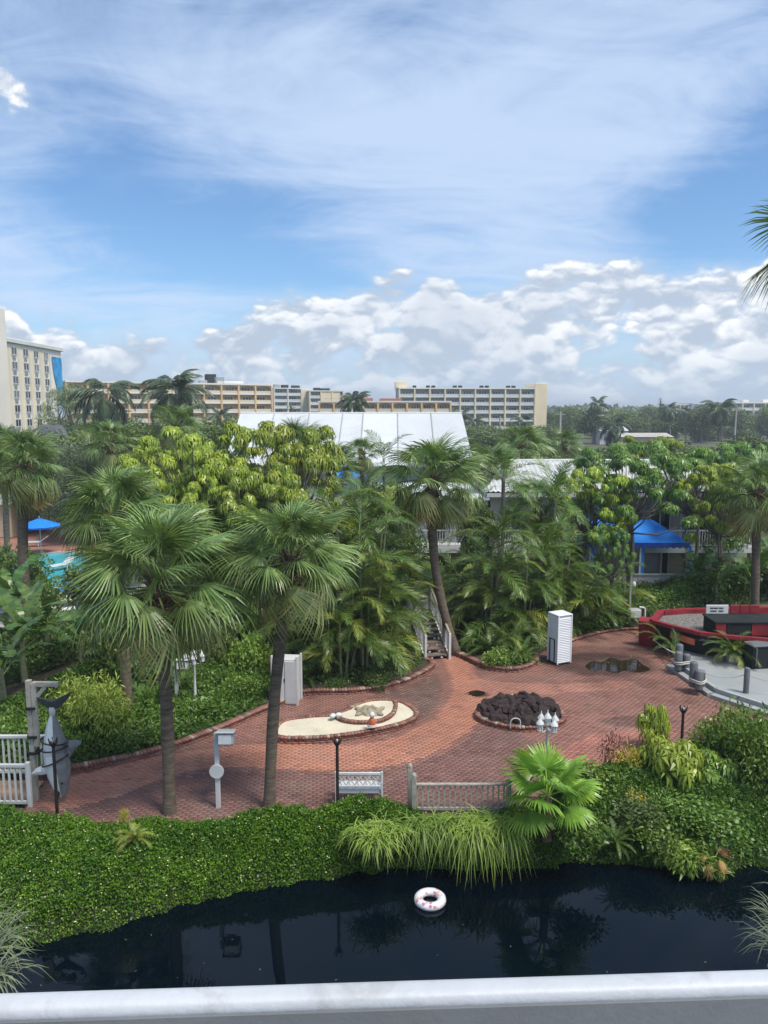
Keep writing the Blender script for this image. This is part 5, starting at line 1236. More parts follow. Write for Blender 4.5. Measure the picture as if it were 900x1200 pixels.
# ------------------------------------------------------------------ hanging shark on its post
def shark():
    base = gnd(44, 938); Y = base.y; g = lambda px, py: at(px, py, Y)
    t = thing('hanging_post', 'weathered wooden gallows post with bracket arm holding up the shark', 'post', (base.x, Y, 0)); zt = g(42, 797).z; W = M['wood_grey']
    MB().box((-.04, 0, zt / 2), (.13, .15, zt), bev=.01).obj('post', W, t); MB().box((.10, -.02, zt - .95), (.13, .12, 1.75), bev=.01).obj('board', W, t)
    MB().box((.42, -.02, zt - .10), (.70, .11, .13), bev=.01).obj('arm', W, t); MB().bar((.12, -.02, zt - .5), (.42, -.02, zt - .16), .10, .10).obj('brace', W, t)
    for k, z in enumerate((zt - .75, zt - 1.55, zt - 2.0)): MB().lathe([(.16, -.03), (.165, 0), (.16, .03)], c=(0, 0, z), n=10).obj('rope_binding', M['dark'], t)
    x0 = g(63, 860).x - base.x; zt2 = g(63, 830).z; zb = g(63, 932).z; L = zt2 - zb
    s = thing('shark_sculpture', 'grey and white shark sculpture hanging head down from the wooden post', 'shark', (base.x + x0, Y - .12, 0))
    n = 8; prof = [(0, .05), (.06, .075), (.18, .19), (.36, .30), (.50, .345), (.62, .345), (.76, .30), (.88, .22), (.97, .13), (1.0, .045)]
    m_ = MB(); vs = []
    for f, r in prof:
        z = zt2 - f * L; cx = .05 + .14 * f * f
        for k in range(n): q = 2 * math.pi * k / n + .26; vs.append((cx + r * .95 * math.cos(q), r * .85 * math.sin(q), z))
    m_.add(vs, [], False); 
    for i in range(len(prof) - 1):
        for k in range(n):
            q = 2 * math.pi * (k + .5) / n + .26; m_.cur = 0 if math.cos(q) > .12 else 1
            m_.f.append((i * n + k, (i + 1) * n + k, (i + 1) * n + (k + 1) % n, i * n + (k + 1) % n)); m_.mi.append(m_.cur); m_.smooth.append(False)
    m_.obj('body', [M['shark_grey'], M['shark_pale']], s)
    def fin(name, pts, th, mat, y=0.0):
        m2 = MB(); k = len(pts); cx = sum(p_[0] for p_ in pts) / k; cz = sum(p_[1] for p_ in pts) / k
        vs = [(a, y - th * .15, b) for a, b in pts] + [(a, y + th * .15, b) for a, b in pts] + [(cx, y - th, cz), (cx, y + th, cz)]
        fs = [(i, (i + 1) % k, 2 * k) for i in range(k)] + [(k + (i + 1) % k, k + i, 2 * k + 1) for i in range(k)] + [((i + 1) % k, i, k + i, k + (i + 1) % k) for i in range(k)]
        m2.add(vs, fs); m2.obj(name, mat, s)
    fin('tail_fin', [(-.36, zt2 + .36), (-.26, zt2 + .32), (-.05, zt2 + .28), (.15, zt2 + .25), (.38, zt2 + .34), (.62, zt2 + .52), (.44, zt2 + .26), (.26, zt2 + .08), (.06, zt2 - .02), (-.10, zt2 + .08), (-.28, zt2 + .22)], .07, M['shark_dark'])
    fz = zt2 - .36 * L
    fin('dorsal_fin', [(.34, fz + .02), (.62, fz + .06), (.78, fz + .02), (.76, fz - .06), (.58, fz - .22), (.36, fz - .55), (.22, fz - .4)], .05, M['shark_grey'])
    pz = zt2 - .66 * L
    fin('pectoral_fin', [(-.12, pz + .18), (-.45, pz + .02), (-.60, pz - .14), (-.30, pz - .16), (-.08, pz - .12)], .05, M['shark_pale'], -.06); fin('pectoral_fin', [(-.10, pz + .14), (-.32, pz), (-.42, pz - .14), (-.18, pz - .14)], .05, M['shark_pale'], .18)
    m2 = MB(); mz = zb + .22; m2.lathe([(.0, -.02), (.075, 0), (.02, .04)], n=10, M=T(.14, -.17, mz - .03) @ RX(R(75)) @ SC(.75, 1.9, 1)); m2.obj('mouth', M['black'], s)
    for y in (-.15,): MB().lathe([(.0, -.01), (.035, 0), (.0, .02)], n=8, M=T(.30, y - .09, zb + .52) @ RX(R(80))).obj('eye', M['black'], s)
    MB().lathe([(.07, -.12), (.085, -.05), (.085, .05), (.07, .10)], c=(.05, 0, zt2 - .02), n=10).obj('tail_wrap', M['white'], s)
    for k, f in enumerate((.34, .42, .56)):
        zz = zt2 - f * L; m2 = MB(); rr = .335; m2.tube([(.07 + rr * 1.04 * math.cos(q), rr * .92 * math.sin(q), zz + (.10 * math.cos(q) * (k - .5))) for q in [i * math.pi / 10 for i in range(21)]], .022, 5, False); m2.obj('rope', M['black'], s)
shark()
# ------------------------------------------------------------------ fences
def fence_white():
    a = gnd(-70, 945); b = gnd(41, 940); t = thing('picket_fence', 'white picket fence at the left edge beside the hanging shark', 'fence', (a.x, a.y, 0)); L = b.x - a.x; W = M['white']; dy = b.y - a.y
    for j, (off, z0) in enumerate(((0, 0), (1.25, .25))):
        zt = 1.15 + z0
        MB().box((L / 2, off, zt), (L, .10, .09), bev=.012).obj('top_rail', W, t); MB().box((L / 2, off, z0 + .12), (L, .06, .08)).obj('lower_rail', W, t)
        pk = MB().box((0, 0, 0), (.045, .045, .95)).mesh('picket', W); n = int(L / .15)
        for k in range(n): inst('picket', pk, t, T((k + .5) * L / n, off, z0 + .62))
        MB().box((L - .02, off, z0 + .6), (.11, .11, 1.3), bev=.012).obj('fence_post', W, t)
    dk = MB()
    for k in range(9): MB().box((L / 2 - .1, .12 + .135 * k, .06), (L - .2, .125, .05)).obj('deck_board', M['wood'], t)
fence_white()
def fence_grey():
    Y = 18.9; a, b = at(486, 925, Y), at(594, 925, Y); t = thing('grey_railing', 'weathered grey wooden railing at the water edge beside the bench', 'fence', (a.x, Y, 0)); L = b.x - a.x; W = M['wood_grey']; z = at(540, 919, Y).z
    MB().box((L / 2, 0, z), (L, .10, .05), bev=.01).obj('top_rail', W, t); MB().box((L / 2, .012, .12), (L, .05, .07)).obj('lower_rail', W, t)
    n = 17; pk = MB().box((0, 0, 0), (.04, .035, z - .1)).mesh('picket', W)
    for k in range(n): inst('picket', pk, t, T((k + .5) * L / n, .012, z / 2 + .03))
    for x, zz, y in ((-.02, z + .22, 0), (-.12, z + .36, .25), (L + .05, z + .05, 0)):
        MB().box((x, y, zz / 2 - .1), (.12, .12, zz + .2), bev=.012).obj('fence_post', W, t); MB().lathe([(.07, 0), (.075, .03), (.04, .08), (.01, .10)], c=(x, y, zz), n=8).obj('post_cap', W, t)
fence_grey()
# ------------------------------------------------------------------ white cabinet and louvred box
def cabinet():
    p = gnd(334, 826); t = thing('cabinet', 'tall white wooden cabinet half hidden behind the sabal trunk', 'cabinet', (p.x, p.y, 0), R(-6)); h = 1.68; w = .86; W = M['white']
    MB().box((0, .3, h / 2), (w, .6, h), bev=.01).obj('body', W, t)
    for x in (-.215, .215): MB().box((x, -.02, h / 2), (.40, .03, h - .12), bev=.008).obj('door', W, t)
    for x in (-w / 2 - .02, w / 2 + .02): MB().box((x, .0, h / 2 + .06), (.08, .08, h + .14), bev=.01).obj('corner_post', W, t)
    MB().box((w / 2 + .04, .62, h / 2 + .02), (.07, .07, h + .06), bev=.01).obj('corner_post', W, t); MB().box((.0, -.045, h * .55), (.03, .02, .12)).obj('handle', M['black'], t)
cabinet()
def louvre_box():
    p = gnd(655, 776); t = thing('louvred_box', 'tall white louvred box standing at the puddle', 'box', (p.x, p.y, .06), R(24)); h = 2.02; w = .66; W = M['bright_white']
    MB().box((0, 0, h / 2), (w - .04, w - .04, h)).obj('body', M['bright_white'], t)
    sl = MB().box((0, 0, 0), (w - .06, .035, .05)).mesh('louvre', W); n = 26
    for f in range(4):
        for k in range(n): inst('louvre', sl, t, RZ(f * math.pi / 2) @ T(0, -w / 2 + .005, .07 + k * (h - .12) / n) @ RX(R(-25)))
    for a in range(4): inst('corner_post', MB().box((0, 0, 0), (.05, .05, h + .02)).mesh('corner_post', W), t, RZ(a * math.pi / 2) @ T(w / 2, w / 2, h / 2))
    MB().box((0, 0, h + .02), (w + .06, w + .06, .05), bev=.015).obj('lid', W, t)
    for x in (-.2, .2): MB().box((x, 0, -.03), (.1, w, .06)).obj('skid', M['black'], t)
    hm = MB().box((0, 0, 0), (.03, .03, 1.0)).mesh('hand_truck_bar', M['black'])
    for x in (-.16, .16): inst('hand_truck_bar', hm, t, RZ(-math.pi / 2) @ T(x, -w / 2 - .05, .5))
    MB().box((0, 0, 0), (.35, .03, .03)).obj('hand_truck_bar', M['black'], t, RZ(-math.pi / 2) @ T(0, -w / 2 - .05, 1.0))
louvre_box()
# ------------------------------------------------------------------ garden stairs
def stairs():
    p = gnd(512, 773); t = thing('garden_stairs', 'wooden garden stairs with white balusters between the planting beds', 'stairs', (p.x, p.y, 0), R(16)); n = 8; run, rise, w = .30, .185, 1.0
    for k in range(n):
        tr = MB().box((0, k * run + .15, (k + 1) * rise), (w, run + .03, .05), bev=.008).obj('step', M['step_wood'], t)
        for x in (-.22, .22): MB().box((x, k * run + .02, (k + .5) * rise - .01), (.09, .03, .07)).obj('step_light', M['lamp_glass'], tr)
    for x in (-w / 2 - .04, w / 2 + .04):
        MB().bar((x, -.02, .02), (x, n * run, n * rise + .02), .05, .22).obj('stringer', M['white'], t)
        MB().box((x, -.06, .56), (.11, .11, 1.14), bev=.01).obj('newel_post', M['white'], t); MB().box((x, n * run + .05, n * rise + .5), (.11, .11, 1.1), bev=.01).obj('newel_post', M['white'], t)
        MB().bar((x, -.08, 1.12), (x, n * run + .05, n * rise + 1.1), .09, .05).obj('handrail', M['rail_wood'], t)
        b = MB().box((0, 0, 0), (.035, .035, .92)).mesh('baluster', M['white'])
        for k in range(14): u = (k + .7) / 14; inst('baluster', b, t, T(x, u * n * run, .62 + u * n * rise))
    MB().box((0, n * run + 1.0, n * rise - .05), (2.2, 1.9, .1)).obj('landing', M['wood_grey'], t)
    for x in (-1, 1):
        for y in (n * run + .15, n * run + 1.85): MB().box((x, y, n * rise / 2 - .05), (.12, .12, n * rise)).obj('landing_post', M['wood_grey'], t)
stairs()
# ------------------------------------------------------------------ grey stage, bollards, boat-shaped bar
SZ = .24
def stage():
    t = thing('stage', 'low grey painted stage in front of the red boat bar', 'stage')
    pl = poly_px([(789, 782), (803, 762), (830, 753), (905, 762), (1010, 775), (1010, 860), (905, 838), (838, 816)], 0)
    m_ = MB(); m_.prism(pl, .0, SZ); m_.obj('platform', M['deck'], t)
    c = np.mean(pl, 0); P = [np.array(q) for q in pl]
    e = [P[0], P[7], P[6]]
    for i in range(2):
        d = (e[i + 1] - e[i]) / np.linalg.norm(e[i + 1] - e[i]); nn = np.array([d[1], -d[0]]); nn = nn if np.dot(nn, c - e[i]) < 0 else -nn
        a, b = e[i] + nn * .16, e[i + 1] + nn * .16
        m_ = MB(); m_.bar((a[0], a[1], .07), (b[0], b[1], .07), .30, .13); m_.obj('step', M['deck'], t)
        a, b = e[i] - nn * .06, e[i + 1] - nn * .06; m_ = MB(); m_.bar((a[0], a[1], SZ + .03), (b[0], b[1], SZ + .03), .12, .07); m_.obj('edge_strip', M['grey_paint'], t)
stage()
def bollards(px, py, label, rz):
    p = gnd(px, py, SZ); t = thing('dock_bollard', label, 'bollard', (p.x, p.y, SZ), rz, 'grey pile bollards on the stage edge'); t.scale = (1.08, 1.08, 1.15) 
    for i, (x, y, h) in enumerate(((0, .14, .82), (-.17, -.06, .62), (.15, -.10, .52))): MB().lathe([(.135, 0), (.14, .1), (.135, h - .05), (.11, h), (.0, h + .005)], c=(x, y, 0), n=12).obj('pile', M['pile_grey'], t)
    for z in (.22, .28): MB().tube([(.31 * math.cos(q) * (1 - .1 * math.sin(q)), .27 * math.sin(q) + .0, z + .02 * math.sin(3 * q)) for q in [i * math.pi / 10 for i in range(21)]], .025, 6, False).obj('rope_wrap', M['rope'], t)
bollards(798, 783, 'grey pile bollard at the corner of the stage next to the fern', .3); bollards(817, 805, 'grey pile bollard halfway along the stage edge', 1.1)
p = gnd(874, 812, SZ); t = thing('rope_post', 'single grey rope post on the stage', 'post', (p.x, p.y, SZ)); MB().lathe([(.10, 0), (.10, .9), (.085, .95), (0, .955)], n=12).obj('post', M['pile_grey'], t)
def rope(pts, sag, r, label, cat='rope', mat='rope'):
    a, b = Vector(pts[0]), Vector(pts[1]); m_ = MB(); m_.tube([a.lerp(b, k / 12) - Vector((0, 0, sag * 4 * (k / 12) * (1 - k / 12))) for k in range(13)], r, 6); tag(m_.obj('rope', M[mat]), label, cat)
rope((gnd(817, 805, SZ) + Vector((.1, 0, .62)), gnd(874, 812, SZ) + Vector((0, 0, .72))), .2, .014, 'thin grey rope between the middle bollard and the single post', mat='grey_paint')
rope((gnd(874, 812, SZ) + Vector((0, 0, .70)), gnd(960, 822, SZ) + Vector((0, 0, .7))), .2, .014, 'thin grey rope running from the single post to the right edge', mat='grey_paint')
rope((gnd(737, 733) + Vector((0, -.05, .75)), gnd(797, 781, SZ) + Vector((0, 0, .45))), .35, .03, 'thick pale rope from the slim pole to the corner bollard')
def boat():
    g = lambda px, py, z=0.0: gnd(px, py, z)
    t = thing('boat_bar', 'red and black boat-shaped bar at the back of the stage', 'boat', (0, 0, 0))
    zg = 1.25
    # gunwale outline, bow at the left
    near = [g(765, 728, zg), g(790, 735, zg), (g(820, 742, zg)), g(850, 746, zg), g(900, 750, zg), g(990, 752, zg)]; far = [g(775, 717, zg), g(800, 715, zg), g(840, 714, zg), g(880, 713, zg), g(940, 712, zg), g(1000, 713, zg)]
    inn = [Vector((p.x + .06, p.y + .16, 0)) for p in near]; innf = [Vector((p.x + .1, p.y - .14, 0)) for p in far]
    m_ = MB()
    for L_, off in ((near, Vector((.15, .45, 0))), (far, Vector((.15, -.35, 0)))):
        for a, b in zip(L_[:-1], L_[1:]):
            a0, b0 = Vector((a.x, a.y, 0)) + off, Vector((b.x, b.y, 0)) + off; m_.quad((a0.x, a0.y, .0), (b0.x, b0.y, .0), (b.x, b.y, zg), (a.x, a.y, zg))
    m_.obj('hull', M['dark'], t)
    m_ = MB(); 
    for L_, I_ in ((near, inn), (far, innf)):
        for i in range(len(L_) - 1):
            a, b = L_[i], L_[i + 1]; m_.bar((a.x, a.y, zg), (b.x, b.y, zg), .2, .15)
    m_.bar((near[0].x, near[0].y, zg), (far[0].x, far[0].y, zg), .28, .17); m_.obj('gunwale', M['red'], t)
    # red inner planking of the far side and the bow stem
    m_ = MB()
    for i in range(5): a, b = far[i], far[i + 1]; m_.bar((a.x + .1, a.y - .12, zg - .22), (b.x + .1, b.y - .12, zg - .22), .05, .55)
    m_.obj('inner_planking', M['red'], t)
    m_ = MB(); m_.bar((near[0].x - .12, near[0].y + .25, zg + .0), (near[0].x + .05, near[0].y + .55, .0), .75, .42); m_.obj('bow_stem', M['red'], t)
    m_ = MB(); pl = [(p.x + .1, p.y + .05) for p in near[:4]] + [(p.x, p.y - .1) for p in far[2::-1]]; m_.prism(pl, zg - .35, zg - .14); m_.obj('shingle_filling', M['gravel'], t)
    for k in range(6):   # red strakes on the outside
        pass
    a, b = near[1], near[2]; m_ = MB(); m_.bar((a.x - .1, a.y + .10, zg - .36), (b.x - .15, b.y + .10, zg - .42), .05, .26); m_.obj('name_board', M['orange_sign'], t)
    # bar counter inside the boat
    x0 = g(832, 740, zg).x; x1 = x0 + 8.0; yf = g(850, 746, zg).y + .32; zc = zg + .50; yb = yf + .62
    MB().box(((x0 + x1) / 2, yb, zc), (x1 - x0, 1.34, .07), bev=.015).obj('counter_top', M['dark'], t)
    MB().box(((x0 + x1) / 2, yb + .02, zc / 2), (x1 - x0 - .1, 1.16, zc - .08)).obj('counter_body', M['dark'], t)
    for k, (f0, f1, mm) in enumerate(((.0, .42, 'red'), (.45, 1.45, 'dark'), (1.48, 2.2, 'red'), (2.23, 3.6, 'dark'), (3.63, 4.4, 'red'))): MB().box((x0 + (f0 + f1) / 2 + .06, yf + .02, zc - .30), (f1 - f0, .06, .52), bev=.01).obj('front_panel', M[mm], t)
    MB().box((x0 + .60, yb + .6, zc + .24), (.95, .06, .38), bev=.01).obj('menu_board', M['white'], t)
    for k in range(3): MB().box((x0 + 1.36 + .42 * k, yb + .6, zc + .24), (.4, .06, .38), bev=.01).obj('red_board', M['red'], t)
    # dark lettering strokes on the white board
    for k, (dx, dz, w) in enumerate(((-.3, .06, .16), (-.08, .06, .2), (.2, .06, .22), (-.2, -.07, .3), (.2, -.07, .24))): MB().box((x0 + .6 + dx * .8, yb + .564, zc + .24 + dz), (w * .85, .012, .05)).obj('lettering', M['black'], t)
    for k in range(7):
        bx = x0 + 2.75 + .17 * k; h = .26 + .06 * (k % 3); o = MB().lathe([(.04, 0), (.042, h * .6), (.016, h * .75), (.016, h), (0, h)], c=(0, 0, 0), n=8).obj('bottle', M[['red', 'white', 'black', 'tan_wall'][k % 4]], None, T(bx, yb + .15 + .06 * (k % 2), zc + .036))
        tag(o, ['bottle at the counter end next to the red boards', 'second bottle from the red boards on the boat bar', 'tall bottle, third from the red boards', 'fourth bottle from the red boards on the boat bar', 'fifth bottle from the red boards on the boat bar', 'tall bottle, sixth from the red boards', 'bottle farthest from the red boards on the boat bar'][k], 'bottle', 'bottles on the boat bar')
boat()
def stage_things():
    p = gnd(859, 776, SZ); t = thing('potted_palm', 'leafy potted palm in a pale square pot on the stage', 'potted plant', (p.x, p.y, SZ))
    m_ = MB(); vs = []
    for z, w in ((0, .17), (.34, .24)): vs += [(-w, -w, z), (w, -w, z), (w, w, z), (-w, w, z)]
    m_.add(vs, [(0, 3, 2, 1), (0, 1, 5, 4), (1, 2, 6, 5), (2, 3, 7, 6), (3, 0, 4, 7), (4, 5, 6, 7)]); m_.obj('pot', M['concrete'], t)
    for k in range(40): inst('frond', random.choice(ARECA + ARECA_Y), t, T(0, 0, .3) @ RZ(k * 2.4) @ RY(-R(86 - 1.7 * k)) @ RX(random.uniform(-.4, .4)) @ SC(random.uniform(.42, .62)))
    p = gnd(893, 784, SZ); t = thing('storage_bin', 'dark storage bin with hinged lid at the right end of the stage', 'bin', (p.x, p.y, SZ), .15)
    MB().box((0, .3, .45), (.85, .6, .9), bev=.03).obj('body', M['dark'], t); MB().box((0, .29, .94), (.92, .68, .07), bev=.02).obj('lid', M['slate'], t)
    for x in (-.3, .3): MB().box((x, -.03, .5), (.05, .05, .7), bev=.01).obj('rib', M['slate'], t)
stage_things()

# ------------------------------------------------------------------ planting
def cover_area(name, label, poly, h, mat, n, size, seed, z0=.1, aspect=.45, edge=1.0):
    "low leafy undergrowth over a bed: lumpy surface of leaves, thinner at the rim"
    rs = np.random.default_rng(seed); P2 = np.array(poly); c = rs.uniform(P2.min(0), P2.max(0), (int(n * 2.6), 2)); c = c[inside(c, poly)][:n]
    hh = np.array([mnoise.noise((p[0] * .55, p[1] * .55, seed)) * .5 + mnoise.noise((p[0] * 1.7, p[1] * 1.7, seed + 4)) * .35 + .6 for p in c])
    # distance to the rim
    d = np.full(len(c), 1e9)
    for i in range(len(poly)):
        a = np.array(poly[i]); b = np.array(poly[(i + 1) % len(poly)]); ab = b - a; t_ = np.clip(((c - a) @ ab) / max(ab @ ab, 1e-9), 0, 1); d = np.minimum(d, np.linalg.norm(c - (a + t_[:, None] * ab), axis=1))
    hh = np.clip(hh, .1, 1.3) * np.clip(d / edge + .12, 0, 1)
    z = z0 + h * hh * (1 - .55 * rs.random(len(c)) ** 2); P = np.column_stack([c, z])
    V, q = leaf_quads(P, np.tile(np.array([0, -.3, 1.0]), (len(P), 1)), size, rs, aspect, .2)
    k = np.clip(.2 + .45 * hh + rs.normal(0, .2, len(P)), 0, 1)  # tone gets lighter with the height of the lump
    o = inst(name, np_mesh(name, V, q, mat, k)); tag(o, label, 'undergrowth', None, 'stuff'); return o
cover_area('undergrowth', 'green low shrubs filling the long planting bed', poly_px([(60, 906), (180, 880), (250, 856), (308, 830), (320, 800), (300, 745), (200, 760), (60, 800), (-40, 850), (-40, 905)]), .85, M['cover_d'], 52000, .13, 21)
cover_area('undergrowth', 'dark leafy undergrowth below the areca palms', poly_px([(350, 806), (420, 806), (470, 796), (498, 780), (490, 740), (380, 720), (310, 735), (330, 790)]), .55, M['broad'], 20000, .13, 22)
cover_area('undergrowth', 'dark leafy undergrowth behind the louvred box and stairs', poly_px([(540, 766), (600, 780), (628, 768), (670, 748), (740, 734), (765, 738), (900, 705), (900, 690), (700, 680), (535, 690)]), .7, M['broad'], 42000, .15, 23)
cover_area('undergrowth', 'mixed undergrowth between the pool and the plaza palms', poly_px([(-60, 830), (60, 785), (250, 735), (470, 720), (470, 690), (300, 680), (200, 700), (110, 720), (-60, 760)]), 1.1, M['broad'], 52000, .2, 24)
cover_area('undergrowth', 'far undergrowth under the trees around the hall', [(-13.5, 41), (-4, 40), (4, 44), (2, 64), (-13, 66)], 1.6, M['broad'], 30000, .28, 25)
cover_area('undergrowth', 'undergrowth behind the boat bar in front of the villa', poly_px([(740, 706), (1000, 700), (1000, 680), (860, 683), (740, 692)]), .9, M['cover_d'], 16000, .16, 26)

def pl(px, py, Y): p = at(px, py, Y); return Vector((p.x, Y, 0))
def sab(name_label, bx, by, tx, ty, fr, seed, nf=36, Y=None, r0=.17, lean=(0, 0, 0), dead=3, spread=(-50, 84), group='sabal palms', old=.3, boots=True):
    b = gnd(bx, by) if Y is None else pl(bx, 600, Y); tp = at(tx, ty, b.y); return palm('sabal_palm', name_label, b, tp, fr, 'fan', nf, r0, lean, group, dead, boots, seed, spread, old)
sab('large sabal palm with thick straight trunk at the plaza edge, nearest of all', 198, 952, 184, 684, 2.55, 1, 46, r0=.165, lean=(.08, 0, 0), dead=1, spread=(-38, 86), old=.2)
sab('sabal palm with leaning dark trunk in front of the white cabinet', 315, 946, 341, 655, 1.9, 2, 42, r0=.15, lean=(-.12, 0, 0), dead=1, spread=(-38, 86), old=.2)
sab('bushy sabal palm right behind the crown of the nearest palm', 140, 600, 135, 606, 2.05, 3, 46, 24.5, .18)
sab('sabal palm at the left edge beside the blue parasol', 24, 600, 28, 545, 2.3, 4, 38, 36, .24, dead=2, lean=(-.15, 0, 0))
sab('sabal palm with long curved trunk rising right of the garden stairs', 540, 760, 508, 560, 2.45, 5, 40, 32.0, .19, lean=(-.45, 0, 0), dead=5)
sab('sabal palm hidden behind the rounded umbrella tree in front of the hall', 345, 600, 345, 528, 2.1, 6, 34, 41)
sab('small sabal palm just under the hall roof', 424, 600, 424, 530, 1.7, 7, 26, 56, .16)
sab('pale sabal palm in front of the ochre block, left of the hall', 206, 600, 206, 500, 2.6, 8, 34, 62, .2)
sab('wide pale sabal palm in front of the parking lot', 610, 600, 612, 523, 3.0, 9, 36, 72, .22)
sab('pair-like sabal palm left of the wide pale one', 575, 600, 577, 545, 2.0, 10, 30, 50, .17, dead=4)
sab('sabal palm with brown skirt at the right edge', 893, 600, 887, 575, 2.4, 11, 36, 38, .2, dead=9)
sab('small sabal palm with two trunks look beside the villa roof', 665, 600, 662, 520, 2.4, 12, 28, 85, .18)
sab('low sabal palm between the small white roof and umbrella trees', 128, 600, 128, 520, 2.4, 13, 30, 58, .18)
sab('sabal palm partly behind the lime tree at the hall corner', 385, 600, 388, 545, 1.9, 14, 28, 42, .16, dead=2)
sab('sabal palm crown between the two umbrella tree groups', 425, 600, 262, 560, 1.9, 15, 28, 37, .16)
sab('sabal palm behind the left-edge sabal near the tan roof', 5, 600, 4, 528, 2.4, 17, 28, 52, .2)
sab('sabal palm in front of the villa balcony', 640, 600, 628, 590, 1.9, 18, 30, 40, .16, dead=5)
# young fan palm at the water edge
p = gnd(640, 962, .2); t = rosette_plant('young_fan_palm', 'bright green young fan palm with huge leaves at the water edge', (p.x, p.y - .1, .85), .80, 15, FAN_BIG, 3, (-12, 76), 'palm'); MB().tube([(0, 0, -1.1), (.02, 0, -.4), (0, 0, .12)], [.13, .11, .09], 8).obj('trunk', M['boots'], t)
# palm whose fronds enter at the top right
p = at(968, 300, 13.0); palm('tall_fan_palm', 'tall palm whose drooping fronds enter at the upper right edge', (p.x + 2.2, 13.0, -1), (p.x + .1, 13.0, p.z), 1.35, 'fan', 30, .16, (.1, 0, 0), None, 3, True, 77, (-60, 80), .5)
# coconut and date palms
def coc(px, py, Y, fr, label, seed, nf=18, r0=.22, lean=(0, 0, 0), spread=(-45, 82), kind='coco', bx=None): 
    return palm('coconut_palm', label, pl(bx or px, 600, Y), at(px, py, Y), fr, kind, nf, r0, lean, 'tall feather palms', 0, False, seed, spread, 0, 'bark2')
coc(122, 462, 105, 4.4, 'tall drooping palm with bare spear beside the hotel', 1, 20, .3, spread=(-70, 66)); coc(206, 462, 108, 4.6, 'tall drooping palm in front of the ochre block', 2, 26, spread=(-60, 86))
coc(415, 474, 160, 3.6, 'date palm top above the hall roof', 3, 24, spread=(-20, 86)); coc(843, 480, 190, 4.2, 'tallest coconut palm on the right skyline', 4, 18); coc(700, 475, 230, 3.6, 'coconut palm on the skyline right of the yellow end wall', 5, 16)
coc(537, 494, 200, 4.0, 'dark palm in front of the right end of the wide block', 6, 16); coc(556, 497, 195, 3.2, 'small dark palm left of the long white roof', 7, 14); coc(612, 494, 205, 3.6, 'dark palm below the yellow end wall', 8, 16)
coc(783, 480, 220, 3.2, 'palm right next to the lone skyline pine', 9, 16); coc(800, 482, 240, 3.0, 'small palm second from the lone pine', 10, 14); coc(720, 498, 130, 3.2, 'palm beside the white shed roof', 11, 14); coc(258, 490, 150, 3.2, 'palm in front of the ochre block next to the hall end', 12, 14); coc(135, 494, 140, 3.0, 'low palm below the drooping palm by the hotel', 13, 14)
coc(425, 585, 30.5, 1.9, 'bright feather palm rising out of the areca clump', 14, 14, .07, kind='light', spread=(0, 84), bx=430); coc(590, 560, 37, 2.4, 'feather palm with arching fronds at the villa roof corner', 15, 14, .09, kind='light', spread=(-30, 84)); coc(450, 545, 44, 2.4, 'slender feather palm below the hall roof', 16, 12, .09, kind='light', spread=(-35, 80)); coc(650, 585, 38, 2.5, 'arching feather palm before the villa balcony', 17, 16, .09, kind='light', spread=(-25, 84))

# umbrella trees
def hz(px, pyt, Y): return at(px, pyt, Y).z
def um(key, px, pyt, Y, label, wide=1.0, rz=None): return tree('umbrella_tree', key, pl(px, 600, Y), hz(px, pyt, Y) + .1, label, 'tree', 'umbrella trees', wide, rz)
um('schef0', 232, 502, 37, 'yellow-green umbrella tree with flat tiers left of the hall', .80); um('schef1', 335, 492, 36, 'yellow-green umbrella tree against the white hall roof', .78); um('schef2', 195, 520, 40, 'yellow-green umbrella tree behind the bushy sabal', .72); um('schef0', 300, 548, 33, 'lower yellow-green umbrella tree below the hall roof corner', .72, 2.0); um('schef1', 262, 540, 35, 'umbrella tree in the middle of the yellow-green group', .7, 4.0)
um('schefd', 735, 520, 41, 'large umbrella tree in front of the villa roof', .95); um('schef2', 690, 545, 40, 'umbrella tree left of the large one before the villa', .7, 1.0); um('schefd', 812, 518, 46, 'umbrella tree above the blue awning', .9, 3.0); um('schef1', 845, 540, 42, 'umbrella tree with spreading limbs before the villa balcony', .75, 5.0); um('schefd', 720, 618, 36, 'small umbrella tree in front of the blue awning', .55, 2.2); um('schef0', 760, 512, 58, 'bright umbrella tree rising behind the villa roof', .8, 3.3); um('schefd', 880, 520, 50, 'umbrella tree at the right edge above the brown skirted sabal', .8, 1.7)
# broadleaf trees of the middle distance
def br(key, px, pyt, Y, label, wide=1.0, name='broadleaf_tree', group='broadleaf trees', rz=None): return tree(name, key, pl(px, 600, Y), hz(px, pyt, Y), label, 'tree', group, wide, rz)
br('grey0', 78, 508, 64, 'dark spreading tree behind the blue parasol', 1.1); br('grey1', 98, 518, 60, 'grey-green tree right of the blue parasol', .8); br('cas', 88, 450, 135, 'pale feathery tree between the hotel and the drooping palm', 1.3); br('cas', 76, 456, 140, 'pale feathery tree touching the hotel mural', 1.0)
br('broad0', 160, 548, 46, 'round green tree behind the bushy sabal crown'); br('broad1', 445, 560, 40, 'green tree filling the gap under the hall eaves', .8); br('broad2', 560, 585, 42, 'green tree before the white wing of the villa', .55); br('lime0', 255, 590, 34, 'lime green tree below the umbrella trees', .8); br('broad0', 295, 610, 38, 'dark green tree behind the leaning sabal', .9); br('broad1', 395, 580, 38, 'green tree behind the leaning sabal crown', .7)
br('broad2', 670, 590, 45, 'dark tree at the left end of the blue awning', .5); br('lime0', 845, 560, 47, 'lime green tree over the villa balcony', .6); br('broad1', 905, 560, 60, 'round tree at the right edge of the villa', .9)

